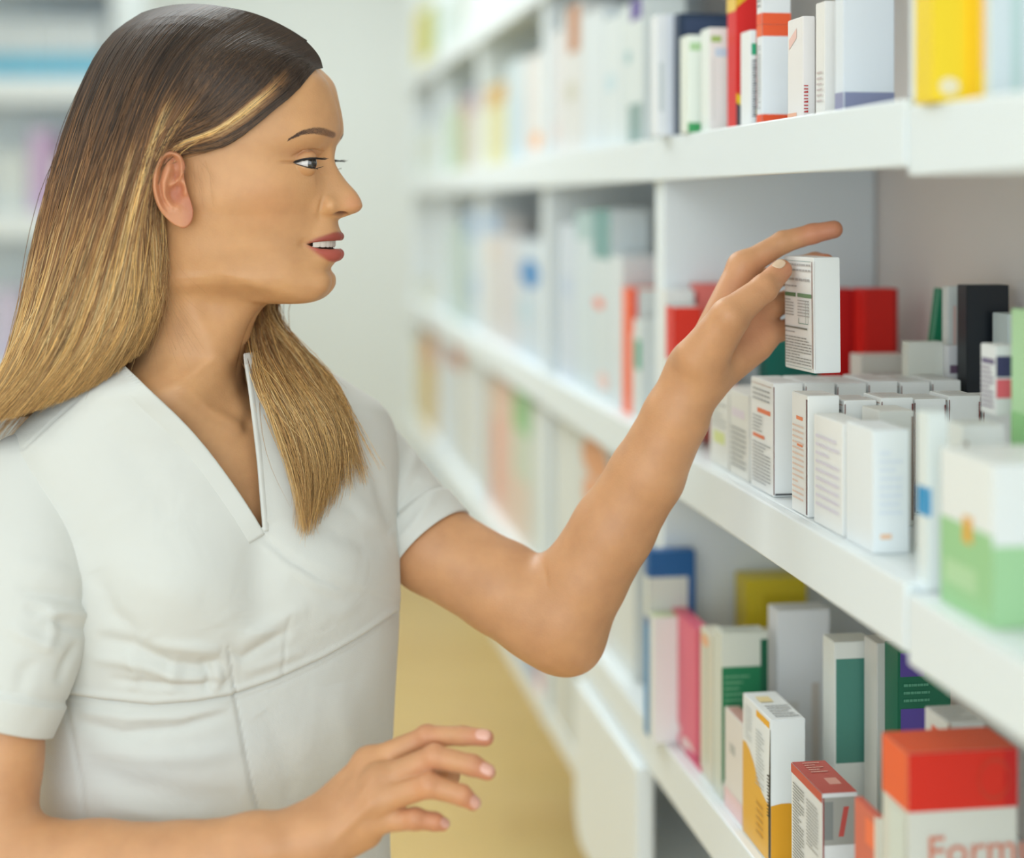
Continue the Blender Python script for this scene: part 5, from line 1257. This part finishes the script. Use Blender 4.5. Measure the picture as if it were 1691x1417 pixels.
# armhole seam of the near sleeve: raised stitched ridge
def seam_cord(pts, trees, rad, name, lift=.0006):
    P = np.array(pts, float); tp = np.concatenate([[0], np.cumsum(np.hypot(*np.diff(P, axis=0).T))]); C = hermite(P, tp, np.linspace(0, tp[-1], 60)); out = []
    for u, v in C:
        hs = [front_hit(u, v, t)[0] for t in trees]; ys = [h.y for h in hs if h is not None]; out.append(P3(u, v, (min(ys) if ys else 1.35) - lift))
    out = np.array(out); 
    V_, Q_, C_ = tubes(out[None], np.full((1, 60), rad), np.ones((1, 60, 3)))
    return pmesh(name, V_, Q_, CLOTH, parent=TUNIC)
ST = bvh_of([NSL])
# trousers and shoes below the frame
TRM = mat('white_trouser_cotton', (232, 232, 230), .85, bump=.3, bscale=60)
hipC = P3(340, 1640, YT)
rr1 = [body_ring(341, 1600, YT, .112, .160, 62), body_ring(341, 1700, YT, .112, .168, 62), body_ring(341, 1850, YT, .11, .165, 62)]
y = math.radians(62); rdir = np.array([-math.sin(y), -math.cos(y), 0]); fdir = np.array([math.cos(y), -math.sin(y), 0])
base = np.array([hipC[0], hipC[1], 0])
def leg_path(sgn): 
    hip = base + rdir * .080 * sgn; return [(hip + np.array([0, 0, .86]), .092), (hip + np.array([0, 0, .66]), .082), (hip + rdir * .005 * sgn + fdir * .012 + np.array([0, 0, .48]), .066), (hip + rdir * .008 * sgn + np.array([0, 0, .30]), .060), (hip + rdir * .01 * sgn - fdir * .01 + np.array([0, 0, .085]), .052)]
def trouser_field(P):
    d = ellip(P, base + np.array([0, 0, .86]), (.165, .115, .15), np.array([rdir, fdir, [0, 0, 1]]))
    for s in (1, -1):
        lp = leg_path(s); d = smin(d, chain(P, [a for a, b in lp], [b for a, b in lp], .03), .03)
    return np.maximum(d, .045 - P[..., 2])
c0 = base; V_, Q_ = surface_nets(trouser_field, c0 - [.26, .26, -.02], c0 + [.26, .26, 1.03], .011)
pmesh('trousers', V_, Q_, TRM)
for s in (1, -1):
    a = base + rdir * .088 * s
    def shoe_field(P, a=a):
        d = smin(rcone(P, a - fdir * .05 + np.array([0, 0, .035]), a + fdir * .12 + np.array([0, 0, .028]), .036, .034), rcone(P, a - fdir * .03 + np.array([0, 0, .07]), a - fdir * .02 + np.array([0, 0, .05]), .038, .04), .02)
        return np.maximum(d, .001 - P[..., 2])
    V_, Q_ = surface_nets(shoe_field, a - [.2, .2, .01], a + [.2, .2, .14], .007); pmesh('shoe', V_, Q_, mat('white_shoe_leather', (235, 235, 232), .4))
# ------------------------------------------------------------------ hair
def HP(lst, m=1): return np.array([head_world(np.float64(u), np.float64(v), np.float64(w)) for u, v, w in lst])
NG = [
 [(533, 112, 6), (498, 136, 58), (452, 182, 104), (398, 226, 128), (345, 250, 143), (300, 252, 141), (268, 256, 138), (252, 290, 140), (256, 370, 136), (264, 440, 126), (256, 520, 118), (228, 590, 116)],
 [(526, 92, 10), (478, 124, 72), (425, 168, 114), (362, 216, 138), (308, 234, 149), (272, 246, 150), (253, 272, 150), (247, 330, 150), (248, 400, 144), (252, 470, 136), (238, 545, 132), (200, 606, 136)],
 [(505, 68, 14), (450, 104, 84), (395, 152, 124), (340, 200, 144), (292, 222, 153), (264, 246, 157), (249, 290, 160), (240, 350, 160), (238, 420, 154), (236, 490, 148), (216, 560, 148), (165, 632, 156)],
 [(470, 44, 15), (415, 78, 84), (362, 126, 122), (315, 178, 146), (280, 226, 160), (258, 266, 166), (240, 320, 169), (228, 380, 168), (220, 450, 165), (210, 520, 164), (178, 590, 168), (118, 658, 176)],
 [(425, 24, 15), (370, 58, 86), (322, 108, 124), (284, 166, 148), (258, 222, 162), (240, 276, 170), (222, 336, 175), (205, 400, 176), (190, 465, 176), (170, 535, 178), (132, 606, 184), (68, 676, 192)],
 [(380, 13, 14), (330, 42, 80), (282, 94, 120), (250, 154, 146), (228, 214, 160), (208, 276, 170), (188, 340, 177), (168, 405, 180), (148, 475, 182), (122, 548, 184), (80, 622, 190), (14, 694, 198)],
 [(335, 7, 12), (285, 34, 70), (242, 84, 108), (210, 146, 134), (186, 210, 150), (165, 275, 160), (145, 342, 168), (124, 412, 172), (102, 484, 174), (74, 556, 178), (34, 630, 182), (-36, 704, 190)],
 [(290, 8, 8), (240, 36, 50), (200, 84, 82), (170, 146, 106), (146, 212, 122), (126, 278, 132), (106, 346, 138), (88, 416, 142), (68, 488, 146), (42, 562, 150), (0, 640, 156), (-66, 716, 164)],
 [(250, 16, 4), (206, 46, 28), (170, 92, 46), (142, 152, 62), (118, 218, 74), (98, 284, 82), (80, 352, 88), (63, 422, 92), (46, 496, 96), (24, 570, 100), (-16, 650, 108), (-76, 726, 116)],
 [(225, 24, -6), (184, 56, 4), (152, 104, 12), (126, 164, 18), (103, 228, 24), (84, 294, 28), (66, 362, 32), (50, 432, 36), (36, 506, 40), (16, 580, 44), (-20, 660, 52), (-78, 736, 60)],
 [(232, 24, -30), (188, 58, -45), (156, 108, -55), (130, 168, -60), (108, 232, -62), (89, 298, -60), (72, 366, -56), (56, 436, -50), (42, 510, -40), (22, 584, -28), (-12, 664, -10), (-60, 740, 10)],
]
FG = [
 [(500, 64, -14), (440, 110, -95), (400, 180, -135), (385, 260, -150), (392, 340, -152), (402, 410, -148), (418, 470, -135)],
 [(460, 40, -15), (400, 90, -95), (370, 170, -138), (360, 260, -155), (372, 340, -158), (388, 410, -152), (404, 480, -138)],
 [(400, 16, -15), (340, 70, -95), (320, 160, -140), (320, 260, -158), (340, 340, -160), (365, 420, -154), (385, 490, -140)],
 [(330, 10, -15), (270, 60, -85), (240, 150, -130), (240, 250, -150), (270, 340, -156), (320, 420, -150), (360, 500, -138)],
]
tails = [   # column, row, depth of the lock that falls over her far shoulder
 [(440, 508, 1.475), (474, 546, 1.46), (520, 592, 1.45), (560, 640, 1.44), (584, 690, 1.43), (598, 738, 1.425), (630, 780, 1.42)],
 [(430, 512, 1.475), (458, 560, 1.46), (498, 615, 1.45), (536, 672, 1.44), (562, 728, 1.43), (566, 786, 1.425), (546, 842, 1.42)],
 [(420, 516, 1.475), (440, 570, 1.46), (472, 632, 1.45), (506, 694, 1.44), (528, 752, 1.43), (530, 812, 1.42), (514, 880, 1.42)],
 [(408, 520, 1.475), (414, 580, 1.46), (436, 650, 1.445), (468, 714, 1.43), (490, 772, 1.425), (500, 826, 1.42), (506, 890, 1.42)],
]
HALLT = bvh_of([TUNIC, NSL, FSL])
def resample(P, k): 
    d = np.concatenate([[0], np.cumsum(np.linalg.norm(np.diff(P, axis=0), axis=1))]); return hermite(P, d, np.linspace(0, d[-1], k))
KP = 30
near_guides = np.array([resample(HP(g), KP) for g in NG])
far_guides = []
for g, t_ in zip(FG, tails):
    far_guides.append(resample(np.concatenate([HP(g), np.array([P3(*p) for p in t_])]), KP))
far_guides = np.array(far_guides)
bk = [[(300, 10, -10), (245, 40, -60), (205, 100, -95), (180, 180, -120), (165, 260, -130), (160, 340, -130), (160, 420, -124), (165, 500, -112), (160, 570, -100), (130, 640, -90), (90, 700, -80), (50, 750, -60)],
      [(330, 10, -12), (280, 45, -80), (250, 120, -120), (235, 200, -145), (235, 290, -150), (250, 370, -146), (262, 440, -138), (262, 510, -122), (240, 580, -110), (210, 640, -105), (170, 700, -100), (130, 750, -90)]]
back_guides = np.array([near_guides[-1]] + [resample(HP(g), KP) for g in bk])
def span(guides, s):
    """guide curve at fractional index s (n,) -> (n,KP,3)"""
    n = len(guides); tp = np.arange(n, dtype=float); return hermite(guides, tp, np.clip(s, 0, n - 1 - 1e-6))
headc = head_world(np.array(340.), np.array(260.), np.array(0.))
LIFT_TREE = HALLT
def settle(P, margin, k0, tree=LIFT_TREE):
    """lay the lower part of each strand on the clothes; margin per strand"""
    for i in range(len(P)):
        for j in range(k0, P.shape[1]):
            p = P[i, j]; 
            if p[2] > 1.392: continue
            d = Vector((p[0], p[1], p[2] - EYE)); L = d.length; d.normalize()
            h = tree.ray_cast(Vector((0, 0, EYE)), d, 3)
            if h[0] is not None and h[3] < L + margin[i]:
                P[i, j] = np.array([0, 0, EYE]) + np.array(d) * (h[3] - margin[i])
        # ease the depth along the strand
    for _ in range(3): P[:, k0:-1] = .5 * P[:, k0:-1] + .25 * (P[:, k0 + 1:] + P[:, k0 - 1:-2])
    return P
def hair_cols(n, s_rel, t, root_dark, light, keys, rough=.25):
    """tone of every strand point: dark at the root, lighter to the tips; keys = (position across, width, how high the light starts, strength)"""
    dark = lin3((52, 37, 27)); mid = lin3((162, 114, 68)); gold = lin3((242, 194, 116)); pale = lin3((252, 228, 172))
    r = RNG.random((n, 1)); start = .50 + .25 * (r - .5); amt = sstep(np.tile(t, (n, 1)), start - .32, start + .35) * (.55 + .45 * RNG.random((n, 1)))
    for pos, wd, hs, st in keys:
        g = np.exp(-((s_rel - pos) / wd) ** 2)[:, None] * (RNG.random((n, 1)) < .78) * st; amt = np.maximum(amt, g * sstep(np.tile(t, (n, 1)), hs, hs + .12))
    amt = np.clip(amt + .12 * (RNG.random((n, 1)) - .5), 0, 1)[..., None]
    gm = (RNG.random((n, 1, 1)) ** 1.5) * (.35 + .65 * (1 - sstep(np.tile(t, (n, 1)), .75, 1.0)[..., None]))
    tipc = gold * (1 - gm) + pale * gm
    c = np.where(amt < .5, dark + (mid - dark) * amt * 2, mid + (tipc - mid) * (amt - .5) * 2)
    lowl = (RNG.random((n, 1, 1)) < .14); c = np.where(lowl, c * .5, c)
    return c * (.75 + .5 * RNG.random((n, 1, 1)))
_hq = grid_faces(HEADW.shape[0], HEADW.shape[1])
_hv3 = HEADW.reshape(-1, 3)
HEADT = BVHTree.FromPolygons([tuple(v) for v in _hv3], [tuple(q) for q in _hq])
_hc = _hv3.mean(0)
def keep_out(P, lay, jmax=17, lo_=.0012, hi_=.006):
    """no strand runs inside the skull"""
    for i in range(len(P)):
        m = lo_ + (hi_ - lo_) * (1 - min(1, lay[i] / .013))
        for j in range(0, jmax):
            p = Vector(P[i, j]); h = HEADT.find_nearest(p, .05)
            if h[0] is None: continue
            n_ = h[1]
            if n_.dot(h[0] - Vector(_hc)) < 0: n_ = -n_
            sd = (p - h[0]).dot(n_); mm = m * min(1, .25 + j / 6)
            if sd < mm: P[i, j] = np.array(p + n_ * (mm - sd))
    P[:, 1:jmax + 2] = .5 * P[:, 1:jmax + 2] + .25 * (P[:, :jmax + 1] + P[:, 2:jmax + 3])
    return P
def strands(guides, n, smin_, smax_, keys, depth_max, jitter, k0=14, rad=(.00026, .00034), centre=None, spread=1.0, fly=0.02, margin=(.002, .012), wave=0.0, vary=.10):
    s = RNG.uniform(smin_, smax_, n); base_ = span(guides, s); t = np.linspace(0, 1, KP)
    inw = (centre if centre is not None else headc)[None, None] - base_; inw[..., 2] *= .25; inw /= np.linalg.norm(inw, axis=-1, keepdims=True)
    lay = RNG.random(n) ** 1.4 * depth_max
    P = base_ + inw * (lay[:, None] * sstep(t, .02, .2)[None])[..., None]
    # gentle clumping and per strand wander
    cl = np.round(s * 26) / 26 + .35 * np.sin(np.round(s * 26) * 12.9) / 26; Pc = span(guides, np.clip(cl, smin_, smax_)) + inw * (lay[:, None] * sstep(t, .02, .2)[None])[..., None]
    cw = (.10 + .38 * sstep(t, .55, 1))[None, :, None]; P = P * (1 - cw) + Pc * cw
    ph = RNG.uniform(0, 6.28, (n, 3)); fr = RNG.uniform(1.0, 3.2, (n, 3)); am = jitter * (.3 + RNG.random((n, 1))) ; am = np.where(RNG.random((n, 1)) < fly, am * 5, am)
    for a in range(3): P[..., a] += am * np.sin(ph[:, a:a + 1] + fr[:, a:a + 1] * t[None] * 6.28) * (sstep(t, .03, .5))[None]
    if wave:
        cs = np.round(s * 9); P[..., 0] += wave * np.sin(cs[:, None] * 2.1 + t[None] * 15) * sstep(t, .5, .8)[None]; P[..., 2] += .3 * wave * np.cos(cs[:, None] * 1.3 + t[None] * 12) * sstep(t, .5, .8)[None]
    # varied length
    ln = 1 - vary * RNG.random(n) ** 1.6 * (1 if vary < .2 else (.35 + .65 * np.abs(np.sin(s * 7.3 + .9)))); idx = np.clip(t[None] * ln[:, None] * (KP - 1), 0, KP - 1.001); i0 = idx.astype(int); f = (idx - i0)[..., None]; ar = np.arange(n)[:, None]
    P = P[ar, i0] * (1 - f) + P[ar, i0 + 1] * f
    P = keep_out(P, lay)
    P = settle(P, RNG.uniform(margin[0], margin[1], n), k0)
    R_ = RNG.uniform(rad[0], rad[1], (n, 1)) * (1 - .75 * sstep(t, .80, 1.0))[None] * np.ones((n, KP))
    return P, R_, hair_cols(n, s, t, 0, 0, keys), s
near_keys = [(1.0, .30, .13, 1.0), (0.62, .12, .16, .7), (2.0, .25, .30, .35), (3.1, .30, .26, .85), (4.0, .38, .26, 1.0), (4.9, .35, .36, .8), (6.0, .5, .5, .5), (8.2, .5, .40, .35)]
Pa, Ra, Ca, _ = strands(near_guides, 9000, 0, 10, near_keys, .013, .0013)
Pb, Rb, Cb, _ = strands(near_guides, 2600, 1.8, 7.5, near_keys, .003, .0011, rad=(.00022, .0003))
Pc_, Rc_, Cc_, _ = strands(far_guides, 3200, 0, 3, [(0.2, .5, .62, .7), (1.5, .4, .66, .8), (2.6, .4, .55, .6)], .010, .0024, k0=12, fly=.02, margin=(.002, .020), wave=.0052, vary=.30)
Pd, Rd_, Cd, _ = strands(back_guides, 1500, 0, 2, [(1, 1, .5, .4)], .012, .0014, k0=KP)
Vh, Qh, Ch = tubes(np.concatenate([Pa, Pb, Pc_, Pd]), np.concatenate([Ra, Rb, Rc_, Rd_]), np.concatenate([Ca, Cb, Cc_, Cd]))
# under-layer so that no scalp or daylight shows between the strands
def underlayer(guides, n, depth_, k1=KP, k0=14):
    s = np.linspace(0, len(guides) - 1 - 1e-6, n); g = span(guides, s); inw = headc - g; inw[..., 2] *= .25; inw /= np.linalg.norm(inw, axis=-1, keepdims=True)
    t = np.linspace(0, 1, KP); g = g + inw * (depth_ * (.35 + .65 * sstep(t, 0, .15)))[None, :, None]; g = keep_out(g, np.full(n, .013), 17, .0004, .0004); g = settle(g, np.full(n, .0015), k0); return g[:, 1:k1]
us = [underlayer(near_guides, 60, .0085, 28), underlayer(back_guides, 20, .010, 28, KP), underlayer(far_guides, 20, .006, 25)]
for g in us:
    V_ = g.reshape(-1, 3); Q_ = grid_faces(g.shape[0], g.shape[1], False); t = np.linspace(0, 1, KP)[1:g.shape[1] + 1]
    c_ = (lin3((52, 39, 29)) * (1 - sstep(t, .35, .9))[:, None] + lin3((118, 90, 56)) * sstep(t, .35, .9)[:, None]); c_ = np.tile(c_[None], (g.shape[0], 1, 1)).reshape(-1, 3)
    Qh = np.concatenate([Qh, Q_ + len(Vh)]); Vh = np.concatenate([Vh, V_]); Ch = np.concatenate([Ch, c_])
HAIR = pmesh('hair', Vh, Qh, HAIRM, colors=Ch); HAIR['label'] = 'long straight brown hair with blonde highlights tucked behind the ear'
# fine loose hairs in front of the ear and on the neck
wp = []
for q_ in range(20):
    u_, v_ = RNG.uniform(300, 345), RNG.uniform(262, 285); L = RNG.uniform(20, 75); bx = RNG.uniform(-8, 26); ph_ = RNG.uniform(0, 6)
    wp.append([head_world(u_ + bx * a + 4 * math.sin(ph_ + a * 3), v_ + L * a, 141.5 - 9 * a + 1.5 * math.sin(a * 3)) for a in np.linspace(0, 1, 10)])
for q_ in range(44):
    u_, v_ = RNG.uniform(262, 285), RNG.uniform(370, 430); L = RNG.uniform(90, 200); bend = RNG.uniform(-10, 60)
    wp.append([head_world(u_ + bend * a ** 1.5 - 12 * math.sin(a * 3.1), v_ + L * a, 126 - 14 * a) for a in np.linspace(0, 1, 10)])
wp = np.array(wp); V_, Q_, C_ = tubes(wp, np.full(wp.shape[:2], .00008), np.ones(wp.shape) * lin3((176, 130, 84)))
pmesh('loose_hair', V_, Q_, HAIRM, colors=C_)

# ------------------------------------------------------------------ the carton in her hand
yw = math.radians(24); dN = .0236; dF = .060; hN = .0950
pn = P3(1345, 617, 1.392)      # near lower edge of the carton
o = carton('medicine_box', 'white medicine carton held between thumb and fingers of the raised hand', 0, dF, 0, dN, 0, hN, WH,
   [('l', 'F', .02, .93, .86, .955, 2, (176, 176, 176)), ('l', 'F', .04, .9, .77, .83, 1, (176, 176, 176)), ('l', 'F', .04, .6, .72, .76, 1, (170, 170, 170)), ('r', 'F', .03, .40, .645, .68, (96, 132, 96)), ('r', 'F', .46, .93, .645, .68, (116, 150, 116)), ('l', 'F', .05, .35, .47, .63, 6, (160, 162, 160)),
    ('l', 'F', .48, .88, .47, .63, 6, (176, 176, 176)), ('r', 'F', .5, .82, .412, .418, (110, 150, 140)), ('r', 'F', .5, .512, .412, .46, (110, 150, 140)), ('r', 'F', .74, .752, .412, .62, (170, 190, 186)), ('r', 'F', .82, .832, .412, .62, (190, 200, 196)),
    ('r', 'F', .04, .8, .365, .38, (124, 128, 122)), ('l', 'F', .04, .62, .32, .345, 1, (146, 146, 146)), ('l', 'F', .03, .94, .045, .30, 10, (146, 148, 146)),
    ('r', 'F', .97, .99, .04, .965, (110, 60, 66)), ('r', 'F', .04, .95, .962, .966, (110, 150, 150)), ('r', 'F', .02, .95, .028, .032, (110, 150, 150)), ('r', 'N', 0, .012, .03, .97, (190, 176, 180))],
   world=tuple(pn), yaw=math.radians(14), roll=math.radians(-0.6))
